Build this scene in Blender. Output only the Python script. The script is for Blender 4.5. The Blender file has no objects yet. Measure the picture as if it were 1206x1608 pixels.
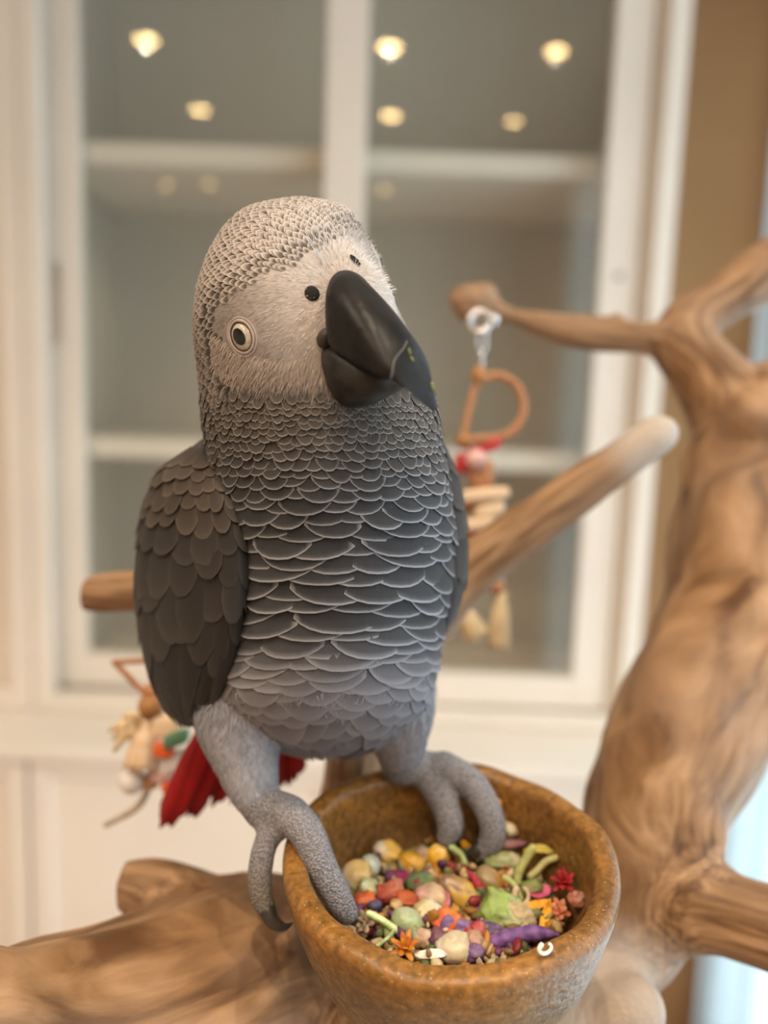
import bpy, bmesh, math, random
import numpy as np
from mathutils import Vector, Matrix, noise
from mathutils.bvhtree import BVHTree

random.seed(7); np.random.seed(7)
scene = bpy.context.scene
COL = scene.collection

# ------------------------------------------------------------------ camera
F = 1208.0; CX, CY = 603.0, 804.0            # focal length and centre in pixels of the 1206x1608 frame
PITCH, ROLL, YAW = math.radians(7.585), math.radians(1.965), math.radians(-0.567)
CAM = np.array([0.0, 0.0, 1.45])
cf = np.array([math.sin(YAW)*math.cos(PITCH), math.cos(YAW)*math.cos(PITCH), -math.sin(PITCH)])
_x0 = np.array([math.cos(YAW), -math.sin(YAW), 0.0]); _u0 = np.cross(_x0, cf)
cx_ = math.cos(ROLL)*_x0 + math.sin(ROLL)*_u0
cu_ = -math.sin(ROLL)*_x0 + math.cos(ROLL)*_u0
cd = bpy.data.cameras.new('camera'); cam = bpy.data.objects.new('camera', cd); COL.objects.link(cam)
cam.matrix_world = Matrix(((cx_[0], cu_[0], -cf[0], CAM[0]), (cx_[1], cu_[1], -cf[1], CAM[1]),
                           (cx_[2], cu_[2], -cf[2], CAM[2]), (0, 0, 0, 1)))
cd.sensor_fit = 'HORIZONTAL'; cd.sensor_width = 36.0; cd.lens = 36.0*F/1206.0
cd.clip_start = 0.01; cd.clip_end = 50
cd.dof.use_dof = True; cd.dof.focus_distance = 0.222; cd.dof.aperture_fstop = 5.8
scene.camera = cam

# ------------------------------------------------------------------ world, daylight, exposure
w = bpy.data.worlds.new('world'); scene.world = w; w.use_nodes = True
bg = w.node_tree.nodes['Background']; bg.inputs[0].default_value = (0.74, 0.88, 1.0, 1); bg.inputs[1].default_value = 1.7
ROOM_X0, ROOM_X1, ROOM_Y0, ROOM_Y1, CEIL = -1.7, 0.735, -2.7, 1.60, 2.55
def area_light(name, loc, rot, sx, sy, energy, color):
    l = bpy.data.lights.new(name, 'AREA'); l.shape = 'RECTANGLE'; l.size = sx; l.size_y = sy; l.energy = energy; l.color = color
    o = bpy.data.objects.new(name, l); COL.objects.link(o); o.location = loc; o.rotation_euler = rot; return o
# the window of the right wall: a portal that guides the sky's light into the room
pt = area_light('window_portal', (ROOM_X1+0.07, 0.36, 1.235), (0, math.radians(90), 0), 2.23, 2.32, 1.0, (1, 1, 1)); pt.data.cycles.is_portal = True
WARM = (1.0, 0.815, 0.615)
LAMP_W = 17.0
scene.view_settings.view_transform = 'Standard'; scene.view_settings.look = 'None'
scene.view_settings.gamma = 1.0; scene.view_settings.use_curve_mapping = False
scene.view_settings.exposure = 0.86

# ------------------------------------------------------------------ helpers
def ray(px, py): return cf + (px-CX)/F*cx_ - (py-CY)/F*cu_
def W(px, py, d):
    px = np.asarray(px, float)[..., None]; py = np.asarray(py, float)[..., None]; d = np.asarray(d, float)[..., None]
    return CAM + d*(cf + (px-CX)/F*cx_ - (py-CY)/F*cu_)
def PX(P):
    v = np.asarray(P, float)-CAM; d = v@cf
    return CX+F*(v@cx_)/d, CY-F*(v@cu_)/d, d
def V(a): return Vector((float(a[0]), float(a[1]), float(a[2])))
def unit(a): a = np.asarray(a, float); return a/np.linalg.norm(a)

def link(name, me, m=None, parent=None, smooth=True):
    o = bpy.data.objects.new(name, me); COL.objects.link(o)
    if m is not None and len(me.materials) == 0: me.materials.append(m)
    if smooth: me.shade_smooth()
    if parent is not None: o.parent = parent
    return o
def from_py(name, verts, faces, m=None, parent=None, smooth=True):
    me = bpy.data.meshes.new(name); me.from_pydata([tuple(map(float, v)) for v in verts], [], faces); me.update()
    return link(name, me, m, parent, smooth)
def tag(o, label, cat=None, group=None, kind=None):
    if label: o['label'] = label
    if cat: o['category'] = cat
    if group: o['group'] = group
    if kind: o['kind'] = kind
    return o
def empty(name, loc=(0, 0, 0)):
    o = bpy.data.objects.new(name, None); COL.objects.link(o); o.empty_display_size = .01
    return o            # kept at the origin so that part meshes carry world coordinates
def bm_obj(name, bm, m=None, parent=None, smooth=True):
    me = bpy.data.meshes.new(name); bm.normal_update(); bm.to_mesh(me); bm.free(); return link(name, me, m, parent, smooth)
def add_box(bm, x0, x1, y0, y1, z0, z1):
    vs = [bm.verts.new(p) for p in ((x0,y0,z0),(x1,y0,z0),(x1,y1,z0),(x0,y1,z0),(x0,y0,z1),(x1,y0,z1),(x1,y1,z1),(x0,y1,z1))]
    for f in ((0,3,2,1),(4,5,6,7),(0,1,5,4),(1,2,6,5),(2,3,7,6),(3,0,4,7)): bm.faces.new([vs[i] for i in f])
def box(name, x0, x1, y0, y1, z0, z1, m, parent=None, bevel=0.0):
    bm = bmesh.new(); add_box(bm, x0, x1, y0, y1, z0, z1)
    if bevel: bmesh.ops.bevel(bm, geom=list(bm.edges), offset=bevel, segments=2, affect='EDGES', profile=.5)
    return bm_obj(name, bm, m, parent, smooth=False)
def catmull(pts, n=8):
    P = np.asarray(pts, float); Q = np.vstack([2*P[0]-P[1], P, 2*P[-1]-P[-2]]); out = []
    for i in range(1, len(Q)-2):
        a, b, c, d = Q[i-1], Q[i], Q[i+1], Q[i+2]
        for t in np.linspace(0, 1, n, endpoint=False):
            out.append(.5*((2*b)+(-a+c)*t+(2*a-5*b+4*c-d)*t*t+(-a+3*b-3*c+d)*t**3))
    out.append(P[-1]); return np.array(out)
def tube_geo(pts, radii, seg=12, cap='round'):
    P = np.asarray(pts, float); r = np.asarray(radii, float); n = len(P)
    T = np.gradient(P, axis=0); T /= np.linalg.norm(T, axis=1)[:, None]
    up = np.array([0, 0, 1.0]) if abs(T[0][2]) < .9 else np.array([1.0, 0, 0])
    a = unit(np.cross(T[0], up)); verts = []; faces = []; rings = []
    PP, RR, TT = list(P), list(r), list(T)
    if cap == 'round':
        for k in (0.35, 0.75, .97):
            PP.append(P[-1]+T[-1]*r[-1]*k); RR.append(r[-1]*math.sqrt(1-k*k)); TT.append(T[-1])
            PP.insert(0, P[0]-T[0]*r[0]*k); RR.insert(0, r[0]*math.sqrt(1-k*k)); TT.insert(0, T[0])
    for p, rr, t in zip(PP, RR, TT):
        a = unit(a-np.dot(a, t)*t); b = np.cross(t, a); base = len(verts)
        for k in range(seg):
            an = 2*math.pi*k/seg; verts.append(p+rr*(math.cos(an)*a+math.sin(an)*b))
        rings.append(base)
    for i in range(len(rings)-1):
        for k in range(seg):
            faces.append((rings[i]+k, rings[i]+(k+1) % seg, rings[i+1]+(k+1) % seg, rings[i+1]+k))
    faces.append(tuple(range(seg-1, -1, -1))); faces.append(tuple(rings[-1]+k for k in range(seg)))
    return verts, faces
def tube(name, pts, radii, m, parent=None, seg=12, cap='round', smooth_n=0):
    P = np.asarray(pts, float); r = np.asarray(radii, float) if np.ndim(radii) else np.full(len(P), radii)
    if smooth_n:
        Q = catmull(np.hstack([P, r[:, None]]), smooth_n); P, r = Q[:, :3], Q[:, 3]
    v, f = tube_geo(P, r, seg, cap); return from_py(name, v, f, m, parent)
def merge(geos):
    V_, F_ = [], []
    for v, f in geos:
        b = len(V_); V_ += list(v); F_ += [tuple(b+i for i in q) for q in f]
    return V_, F_
def ellipsoid_geo(c, axes, nu=16, nv=12):
    A = np.asarray(axes, float); v = []; f = []
    for i in range(nv+1):
        th = math.pi*i/nv
        for j in range(nu):
            ph = 2*math.pi*j/nu
            v.append(np.asarray(c)+math.sin(th)*math.cos(ph)*A[0]+math.sin(th)*math.sin(ph)*A[1]+math.cos(th)*A[2])
    for i in range(nv):
        for j in range(nu): f.append((i*nu+j, (i+1)*nu+j, (i+1)*nu+(j+1) % nu, i*nu+(j+1) % nu))
    return v, f
def remesh(verts, faces, voxel, smooth_it=4, fac=.5):
    me = bpy.data.meshes.new('tmp'); me.from_pydata([tuple(map(float, v)) for v in verts], [], faces); me.update()
    o = bpy.data.objects.new('tmp', me); COL.objects.link(o)
    m = o.modifiers.new('r', 'REMESH'); m.mode = 'VOXEL'; m.voxel_size = voxel
    s = o.modifiers.new('s', 'SMOOTH'); s.iterations = smooth_it; s.factor = fac
    dg = bpy.context.evaluated_depsgraph_get(); out = bpy.data.meshes.new_from_object(o.evaluated_get(dg))
    bpy.data.objects.remove(o); bpy.data.meshes.remove(me); return out
def coords(me):
    a = np.empty(len(me.vertices)*3); me.vertices.foreach_get('co', a); return a.reshape(-1, 3)
def set_col(me, cols, name='Col'):
    at = me.attributes.new(name, 'FLOAT_COLOR', 'POINT'); c = np.ones((len(me.vertices), 4)); c[:, :3] = cols
    at.data.foreach_set('color', c.ravel())
def sstep(a, b, x): t = np.clip((x-a)/(b-a), 0, 1); return t*t*(3-2*t)
def lerp(a, b, t): return np.asarray(a)*(1-t)+np.asarray(b)*t

# ------------------------------------------------------------------ materials
def mat(name, color=(.5, .5, .5), rough=.5, spec=.3, noise_amt=0.0, noise_scale=20, col2=None, bump=0.0, bump_scale=80,
        attr=None, metallic=0.0, sss=0.0, coat=0.0, stretch=None, detail=4, emit=None):
    m = bpy.data.materials.new(name); m.use_nodes = True; nt = m.node_tree; N = nt.nodes; L = nt.links
    b = N['Principled BSDF']; b.inputs['Roughness'].default_value = rough; b.inputs['Specular IOR Level'].default_value = spec
    b.inputs['Metallic'].default_value = metallic; b.inputs['Coat Weight'].default_value = coat
    b.inputs['Base Color'].default_value = (*color, 1)
    tc = N.new('ShaderNodeTexCoord'); vec = tc.outputs['Object']
    if stretch:
        mp = N.new('ShaderNodeMapping'); mp.inputs['Scale'].default_value = stretch; L.new(vec, mp.inputs[0]); vec = mp.outputs[0]
    src = None
    if attr:
        a = N.new('ShaderNodeAttribute'); a.attribute_name = attr; src = a.outputs['Color']
    if noise_amt or col2:
        n = N.new('ShaderNodeTexNoise'); n.inputs['Scale'].default_value = noise_scale; n.inputs['Detail'].default_value = detail
        L.new(vec, n.inputs['Vector'])
        if col2:
            r = N.new('ShaderNodeValToRGB'); r.color_ramp.elements[0].position = .38; r.color_ramp.elements[1].position = .64
            r.color_ramp.elements[0].color = (*color, 1); r.color_ramp.elements[1].color = (*col2, 1)
            L.new(n.outputs['Fac'], r.inputs[0]); src = r.outputs[0]
        else:
            mr = N.new('ShaderNodeMapRange'); mr.inputs[1].default_value = .3; mr.inputs[2].default_value = .7
            mr.inputs[3].default_value = 1-noise_amt; mr.inputs[4].default_value = 1+noise_amt; L.new(n.outputs['Fac'], mr.inputs[0])
            mx = N.new('ShaderNodeMix'); mx.data_type = 'RGBA'; mx.blend_type = 'MULTIPLY'; mx.inputs[0].default_value = 1
            if src is not None: L.new(src, mx.inputs[6])
            else: mx.inputs[6].default_value = (*color, 1)
            L.new(mr.outputs[0], mx.inputs[7]); src = mx.outputs[2]
    if src is not None: L.new(src, b.inputs['Base Color'])
    if bump:
        n2 = N.new('ShaderNodeTexNoise'); n2.inputs['Scale'].default_value = bump_scale; n2.inputs['Detail'].default_value = 5
        L.new(vec, n2.inputs['Vector']); bp = N.new('ShaderNodeBump'); bp.inputs['Strength'].default_value = bump
        bp.inputs['Distance'].default_value = .002; L.new(n2.outputs['Fac'], bp.inputs['Height']); L.new(bp.outputs[0], b.inputs['Normal'])
    if emit: b.inputs['Emission Color'].default_value = (*emit[0], 1); b.inputs['Emission Strength'].default_value = emit[1]
    return m
M = {}
M['cream'] = mat('cream_lacquer', (.84, .755, .66), .45, .35, noise_amt=.03, noise_scale=6)
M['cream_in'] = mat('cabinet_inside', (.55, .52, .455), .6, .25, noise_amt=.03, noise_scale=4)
M['shelf'] = mat('white_shelf', (.84, .77, .69), .45, .35, noise_amt=.02, noise_scale=6)
M['wall'] = mat('tan_wall', (.46, .25, .115), .8, .2, noise_amt=.08, noise_scale=5, bump=.05, bump_scale=60)
M['room'] = mat('room_paint', (.66, .57, .47), .85, .2, noise_amt=.05, noise_scale=3)
M['ceil'] = mat('ceiling_paint', (.80, .76, .69), .9, .2, noise_amt=.03, noise_scale=3)
M['floor'] = mat('floor_wood', (.34, .22, .14), .4, .4, col2=(.44, .30, .19), noise_scale=6, stretch=(1, 8, 1))
M['steel'] = mat('steel', (.75, .75, .76), .22, .5, noise_amt=.05, noise_scale=60, metallic=1.0)
M['winframe'] = mat('window_frame_grey', (.20, .21, .22), .5, .4, noise_amt=.05, noise_scale=8)
def glass_mat():
    m = bpy.data.materials.new('cabinet_glass'); m.use_nodes = True; nt = m.node_tree; N = nt.nodes; L = nt.links
    N.remove(N['Principled BSDF']); t = N.new('ShaderNodeBsdfTransparent'); t.inputs[0].default_value = (.98, .99, .975, 1)
    g = N.new('ShaderNodeBsdfGlossy'); g.inputs['Roughness'].default_value = .02; g.inputs[0].default_value = (.95, .97, .95, 1)
    lw0 = N.new('ShaderNodeLayerWeight'); lw0.inputs[0].default_value = .5; p5 = N.new('ShaderNodeMath'); p5.operation = 'POWER'; p5.inputs[1].default_value = 5; L.new(lw0.outputs['Facing'], p5.inputs[0])
    lw = N.new('ShaderNodeMath'); lw.operation = 'MULTIPLY_ADD'; lw.inputs[1].default_value = .95; lw.inputs[2].default_value = .05; L.new(p5.outputs[0], lw.inputs[0])     # same reflectance from either side of the pane
    n = N.new('ShaderNodeTexNoise'); n.inputs['Scale'].default_value = 3; tc = N.new('ShaderNodeTexCoord'); L.new(tc.outputs['Object'], n.inputs[0])
    bp = N.new('ShaderNodeBump'); bp.inputs['Strength'].default_value = .01; L.new(n.outputs[0], bp.inputs['Height']); L.new(bp.outputs[0], g.inputs['Normal'])
    mx = N.new('ShaderNodeMixShader'); L.new(lw.outputs[0], mx.inputs[0]); L.new(t.outputs[0], mx.inputs[1]); L.new(g.outputs[0], mx.inputs[2])
    df = N.new('ShaderNodeBsdfDiffuse'); df.inputs[0].default_value = (.76, .77, .72, 1); m2 = N.new('ShaderNodeMixShader'); m2.inputs[0].default_value = .025
    L.new(mx.outputs[0], m2.inputs[1]); L.new(df.outputs[0], m2.inputs[2]); L.new(m2.outputs[0], N['Material Output'].inputs[0]); return m      # diffuse haze added to imitate milky reflections and brighten the view inside
M['glass'] = glass_mat()
def sheer_mat():
    m = bpy.data.materials.new('sheer_cloth'); m.use_nodes = True; nt = m.node_tree; N = nt.nodes; L = nt.links
    N.remove(N['Principled BSDF']); t = N.new('ShaderNodeBsdfTransparent'); d = N.new('ShaderNodeBsdfDiffuse'); tl = N.new('ShaderNodeBsdfTranslucent')
    n = N.new('ShaderNodeTexNoise'); n.inputs['Scale'].default_value = 40; tc = N.new('ShaderNodeTexCoord'); L.new(tc.outputs['Object'], n.inputs[0])
    r = N.new('ShaderNodeValToRGB'); r.color_ramp.elements[0].color = (.74, .84, .88, 1); r.color_ramp.elements[1].color = (.84, .92, .95, 1)
    L.new(n.outputs[0], r.inputs[0])
    for s in (d, tl): L.new(r.outputs[0], s.inputs[0])
    m1 = N.new('ShaderNodeMixShader'); m1.inputs[0].default_value = .65; L.new(d.outputs[0], m1.inputs[1]); L.new(tl.outputs[0], m1.inputs[2])
    m2 = N.new('ShaderNodeMixShader'); m2.inputs[0].default_value = .25; L.new(m1.outputs[0], m2.inputs[1]); L.new(t.outputs[0], m2.inputs[2])
    L.new(m2.outputs[0], N['Material Output'].inputs[0]); return m
M['sheer'] = sheer_mat()
def wood_mat():
    m = bpy.data.materials.new('sandblasted_wood'); m.use_nodes = True; nt = m.node_tree; N = nt.nodes; L = nt.links
    b = N['Principled BSDF']; b.inputs['Roughness'].default_value = .55; b.inputs['Specular IOR Level'].default_value = .35
    a = N.new('ShaderNodeAttribute'); a.attribute_name = 'grain'
    mp = N.new('ShaderNodeMapping'); mp.inputs['Scale'].default_value = (14, 3.2, 3.2); L.new(a.outputs['Vector'], mp.inputs[0])
    n = N.new('ShaderNodeTexNoise'); n.inputs['Scale'].default_value = 1.6; n.inputs['Detail'].default_value = 6; n.inputs['Distortion'].default_value = .6
    L.new(mp.outputs[0], n.inputs[0])
    r = N.new('ShaderNodeValToRGB'); e = r.color_ramp.elements; e[0].position = .34; e[0].color = (.100, .043, .015, 1); e[1].position = .68; e[1].color = (.45, .27, .145, 1)
    x = r.color_ramp.elements.new(.5); x.color = (.26, .138, .060, 1); L.new(n.outputs[0], r.inputs[0])
    tc = N.new('ShaderNodeTexCoord'); n3 = N.new('ShaderNodeTexNoise'); n3.inputs['Scale'].default_value = 14; n3.inputs['Detail'].default_value = 3
    L.new(tc.outputs['Object'], n3.inputs[0])
    mr = N.new('ShaderNodeMapRange'); mr.inputs[1].default_value = .4; mr.inputs[2].default_value = .7; L.new(n3.outputs[0], mr.inputs[0])
    pm = N.new('ShaderNodeMix'); pm.data_type = 'RGBA'; pm.inputs[7].default_value = (.33, .21, .13, 1); mr.inputs[4].default_value = .6; L.new(mr.outputs[0], pm.inputs[0]); L.new(r.outputs[0], pm.inputs[6])
    pa = N.new('ShaderNodeAttribute'); pa.attribute_name = 'pale'
    m3 = N.new('ShaderNodeMix'); m3.data_type = 'RGBA'; m3.inputs[7].default_value = (.50, .43, .37, 1)
    L.new(pa.outputs['Fac'], m3.inputs[0]); L.new(pm.outputs[2], m3.inputs[6]); L.new(m3.outputs[2], b.inputs['Base Color'])
    mp2 = N.new('ShaderNodeMapping'); mp2.inputs['Scale'].default_value = (30, 9, 9); L.new(a.outputs['Vector'], mp2.inputs[0])
    n2 = N.new('ShaderNodeTexNoise'); n2.inputs['Scale'].default_value = 1.5; n2.inputs['Detail'].default_value = 4; L.new(mp2.outputs[0], n2.inputs[0])
    bp = N.new('ShaderNodeBump'); bp.inputs['Strength'].default_value = .45; bp.inputs['Distance'].default_value = .002; L.new(n2.outputs[0], bp.inputs['Height']); L.new(bp.outputs[0], b.inputs['Normal'])
    return m
M['wood'] = wood_mat()
def bowl_mat():
    m = bpy.data.materials.new('speckled_resin'); m.use_nodes = True; nt = m.node_tree; N = nt.nodes; L = nt.links
    b = N['Principled BSDF']; b.inputs['Roughness'].default_value = .36; b.inputs['Specular IOR Level'].default_value = .5
    tc = N.new('ShaderNodeTexCoord'); at = N.new('ShaderNodeAttribute'); at.attribute_name = 'Col'
    n = N.new('ShaderNodeTexNoise'); n.inputs['Scale'].default_value = 420; n.inputs['Detail'].default_value = 4; L.new(tc.outputs['Object'], n.inputs[0])
    mr = N.new('ShaderNodeMapRange'); mr.inputs[1].default_value = .3; mr.inputs[2].default_value = .7; mr.inputs[3].default_value = .62; mr.inputs[4].default_value = 1.45; L.new(n.outputs[0], mr.inputs[0])
    n4 = N.new('ShaderNodeTexNoise'); n4.inputs['Scale'].default_value = 45; n4.inputs['Detail'].default_value = 3; L.new(tc.outputs['Object'], n4.inputs[0])
    mr4 = N.new('ShaderNodeMapRange'); mr4.inputs[1].default_value = .3; mr4.inputs[2].default_value = .7; mr4.inputs[3].default_value = .75; mr4.inputs[4].default_value = 1.25; L.new(n4.outputs[0], mr4.inputs[0])
    ml = N.new('ShaderNodeMath'); ml.operation = 'MULTIPLY'; L.new(mr.outputs[0], ml.inputs[0]); L.new(mr4.outputs[0], ml.inputs[1])
    mx = N.new('ShaderNodeMix'); mx.data_type = 'RGBA'; mx.blend_type = 'MULTIPLY'; mx.inputs[0].default_value = 1; L.new(at.outputs[0], mx.inputs[6]); L.new(ml.outputs[0], mx.inputs[7])
    v = N.new('ShaderNodeTexVoronoi'); v.inputs['Scale'].default_value = 480; L.new(tc.outputs['Object'], v.inputs['Vector'])
    lt = N.new('ShaderNodeMath'); lt.operation = 'LESS_THAN'; lt.inputs[1].default_value = .13; L.new(v.outputs['Distance'], lt.inputs[0])
    m2 = N.new('ShaderNodeMix'); m2.data_type = 'RGBA'; m2.inputs[7].default_value = (.62, .47, .30, 1)
    k = N.new('ShaderNodeMath'); k.operation = 'MULTIPLY'; k.inputs[1].default_value = .45; L.new(lt.outputs[0], k.inputs[0]); L.new(k.outputs[0], m2.inputs[0]); L.new(mx.outputs[2], m2.inputs[6])
    L.new(m2.outputs[2], b.inputs['Base Color'])
    bp = N.new('ShaderNodeBump'); bp.inputs['Strength'].default_value = .5; bp.inputs['Distance'].default_value = .001; L.new(n.outputs[0], bp.inputs['Height']); L.new(bp.outputs[0], b.inputs['Normal'])
    return m
M['bowl'] = bowl_mat()
def feather_mat(name, rough=.75, barb=.22, sheen=.06):
    m = bpy.data.materials.new(name); m.use_nodes = True; nt = m.node_tree; N = nt.nodes; L = nt.links
    b = N['Principled BSDF']; b.inputs['Roughness'].default_value = rough; b.inputs['Specular IOR Level'].default_value = .2
    b.inputs['Sheen Weight'].default_value = sheen; b.inputs['Sheen Roughness'].default_value = .5
    a = N.new('ShaderNodeAttribute'); a.attribute_name = 'Col'; uv = N.new('ShaderNodeAttribute'); uv.attribute_name = 'fuv'
    wv = N.new('ShaderNodeTexWave'); wv.inputs['Scale'].default_value = 5.5; wv.inputs['Distortion'].default_value = .8; wv.inputs['Detail'].default_value = 2
    wv.inputs['Detail Scale'].default_value = 2; L.new(uv.outputs['Vector'], wv.inputs['Vector'])
    mr = N.new('ShaderNodeMapRange'); mr.inputs[3].default_value = 1-barb*.5; mr.inputs[4].default_value = 1+barb*.5; L.new(wv.outputs['Fac'], mr.inputs[0])
    mx = N.new('ShaderNodeMix'); mx.data_type = 'RGBA'; mx.blend_type = 'MULTIPLY'; mx.inputs[0].default_value = 1
    L.new(a.outputs['Color'], mx.inputs[6]); L.new(mr.outputs[0], mx.inputs[7]); L.new(mx.outputs[2], b.inputs['Base Color'])
    bp = N.new('ShaderNodeBump'); bp.inputs['Strength'].default_value = .12; bp.inputs['Distance'].default_value = .0006; L.new(wv.outputs['Fac'], bp.inputs['Height']); L.new(bp.outputs[0], b.inputs['Normal'])
    return m
M['feather'] = feather_mat('grey_feather'); M['wingf'] = feather_mat('wing_feather', .6, .10, .04); M['red'] = feather_mat('red_feather', .7, .4, .08)
M['fuzz'] = mat('face_fuzz', (.7, .65, .6), .8, .2, attr='Col', noise_amt=.1, noise_scale=300)
def body_mat():
    m = mat('bird_skin', (.5, .5, .5), .7, .3, attr='Col', noise_amt=.10, noise_scale=500); nt = m.node_tree; N = nt.nodes; L = nt.links
    tc = N.new('ShaderNodeTexCoord'); v = N.new('ShaderNodeTexVoronoi'); v.inputs['Scale'].default_value = 1650; L.new(tc.outputs['Object'], v.inputs['Vector'])
    sc = N.new('ShaderNodeAttribute'); sc.attribute_name = 'scaly'
    bsdf = N['Principled BSDF']; old = bsdf.inputs['Base Color'].links[0].from_socket
    mr = N.new('ShaderNodeMapRange'); mr.inputs[1].default_value = .0; mr.inputs[2].default_value = .55; mr.inputs[3].default_value = 1.5; mr.inputs[4].default_value = .45; L.new(v.outputs['Distance'], mr.inputs[0])
    mx = N.new('ShaderNodeMix'); mx.data_type = 'RGBA'; mx.blend_type = 'MULTIPLY'; L.new(sc.outputs['Fac'], mx.inputs[0]); L.new(old, mx.inputs[6]); L.new(mr.outputs[0], mx.inputs[7])
    L.new(mx.outputs[2], bsdf.inputs['Base Color'])
    bp = N.new('ShaderNodeBump'); bp.invert = True; bp.inputs['Distance'].default_value = .0006; L.new(sc.outputs['Fac'], bp.inputs['Strength']); L.new(v.outputs['Distance'], bp.inputs['Height']); L.new(bp.outputs[0], bsdf.inputs['Normal'])
    return m
M['bird'] = body_mat()
M['beak'] = mat('black_beak', (.006, .005, .0045), .38, .20, noise_amt=.0, col2=(.015, .0125, .0115), noise_scale=130, bump=.15, bump_scale=220)
M['beak2'] = mat('lower_beak', (.008, .007, .006), .46, .35, col2=(.03, .025, .021), noise_scale=160, bump=.3, bump_scale=180)
M['cere_dark'] = mat('grey_gape_skin', (.055, .045, .042), .6, .3, noise_amt=.3, noise_scale=300)
M['black'] = mat('black_gloss', (.004, .004, .004), .12, .5, noise_amt=.05)
M['hole'] = mat('nostril_dark', (.006, .005, .005), .6, .2, noise_amt=.05)
M['iris'] = mat('pale_iris', (.40, .34, .25), .18, .5, col2=(.50, .45, .36), noise_scale=900, coat=.6)
M['lid'] = mat('eyelid', (.40, .335, .31), .6, .3, noise_amt=.15, noise_scale=400)
M['lid_dark'] = mat('eyelid_rim', (.05, .03, .025), .5, .3, noise_amt=.15, noise_scale=400)
M['crack'] = mat('beak_crack', (.16, .145, .13), .6, .3, noise_amt=.2, noise_scale=300)
M['speck'] = mat('green_speck', (.17, .20, .075), .6, .3, noise_amt=.2, noise_scale=300)
M['claw'] = mat('black_claw', (.015, .013, .012), .35, .5, col2=(.05, .04, .03), noise_scale=120)

# ------------------------------------------------------------------ room
def struct(o): o['kind'] = 'structure'; return o
struct(box('floor', ROOM_X0, ROOM_X1, ROOM_Y0, ROOM_Y1, -.05, 0, M['floor']))
struct(box('ceiling', ROOM_X0, ROOM_X1, ROOM_Y0, ROOM_Y1, CEIL, CEIL+.05, M['ceil']))
struct(box('wall_back', ROOM_X0-.1, ROOM_X1+.1, ROOM_Y1, ROOM_Y1+.1, 0, CEIL, M['wall']))
struct(box('wall_left', ROOM_X0-.1, ROOM_X0, ROOM_Y0, ROOM_Y1, 0, CEIL, M['room']))
struct(box('wall_front', ROOM_X0-.1, ROOM_X1+.1, ROOM_Y0-.1, ROOM_Y0, 0, CEIL, M['room']))
WY0, WY1, WZ0, WZ1 = -.80, 1.52, .12, 2.35
wr = struct(empty('wall_right'))
for (y0, y1, z0, z1) in ((ROOM_Y0, WY0, 0, CEIL), (WY1, ROOM_Y1, 0, CEIL), (WY0, WY1, 0, WZ0), (WY0, WY1, WZ1, CEIL)):
    box('wall_panel', ROOM_X1, ROOM_X1+.08, y0, y1, z0, z1, M['wall'], wr)
win = struct(empty('window_1'))
for (y0, y1, z0, z1) in ((WY0, WY0+.05, WZ0, WZ1), (WY1-.05, WY1, WZ0, WZ1), (.1, .15, WZ0, WZ1), (WY0, WY1, WZ0, WZ0+.05), (WY0, WY1, WZ1-.05, WZ1)):
    box('window_frame', ROOM_X1+.01, ROOM_X1+.06, y0, y1, z0, z1, M['winframe'], win, .004)
for (y0, y1) in ((WY0+.05, .1), (.15, WY1-.05)):
    box('window_pane', ROOM_X1+.03, ROOM_X1+.036, y0, y1, WZ0+.05, WZ1-.05, M['glass'], win)
def curtain(y0, y1, label):
    n = int((y1-y0)/.006); v = []; f = []; zs = np.linspace(.03, 2.42, 12)
    for z in zs:
        for i in range(n+1):
            y = y0+(y1-y0)*i/n; x = ROOM_X1-.045+.018*math.sin(y*2*math.pi/.075+.6*math.sin(y*9))+.006*math.sin(y*31+z*1.5)
            v.append((x, y, z))
    for k in range(len(zs)-1):
        for i in range(n): a = k*(n+1)+i; f.append((a, a+1, a+n+2, a+n+1))
    c = empty('sheer_curtain'); from_py('cloth', v, f, M['sheer'], c)
    tube('heading_tape', [(ROOM_X1-.045, y0, 2.42), (ROOM_X1-.045, y1, 2.42)], .008, M['sheer'], c, 8)
    tag(c, label, 'curtain', 'sheer curtains at the window')
curtain(1.02, 1.50, 'pale blue sheer curtain bunched at the room corner behind the perch trunk')
curtain(-.95, -.25, 'pale sheer curtain hanging beside the camera, mirrored in the glass door')

# ------------------------------------------------------------------ cabinets
D = 1.20
def cxz(cx, cz=None): return cx*D
X_SEAM, X_DL, X_GL, X_CL, X_CR, X_GR, X_DR, X_OUT = (-.567, -.560, -.499, -.1184, -.0579, .3015, .3577, .4010)
Z_BOT, Z_TOP = .950, 2.50
DZ0, DZ1 = .977, 2.42
cab = empty('display_cabinet')
tag(cab, 'cream glass-fronted cabinet with two sliding doors and shelves behind the parrot', 'cabinet')
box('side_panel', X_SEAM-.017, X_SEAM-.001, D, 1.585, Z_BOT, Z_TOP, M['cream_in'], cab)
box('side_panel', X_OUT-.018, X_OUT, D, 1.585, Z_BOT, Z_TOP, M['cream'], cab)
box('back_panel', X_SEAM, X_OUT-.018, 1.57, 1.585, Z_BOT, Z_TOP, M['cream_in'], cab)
box('top_panel', X_SEAM, X_OUT-.018, D+.0, 1.57, Z_TOP-.05, Z_TOP, M['cream'], cab)
box('bottom_panel', X_SEAM, X_OUT-.018, D+.0, 1.57, Z_BOT, Z_BOT+.018, M['cream'], cab)
box('frame_stile', X_SEAM+.001, -.536, D-.020, D+.0, Z_BOT, Z_TOP, M['cream'], cab, .002)
box('frame_stile', X_DR+.014, X_OUT, D-.020, D+.0, Z_BOT, Z_TOP, M['cream'], cab, .002)
box('frame_rail', -.536, X_DR+.014, D-.020, D+.0, Z_BOT, DZ0-.002, M['cream'], cab, .002)
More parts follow.
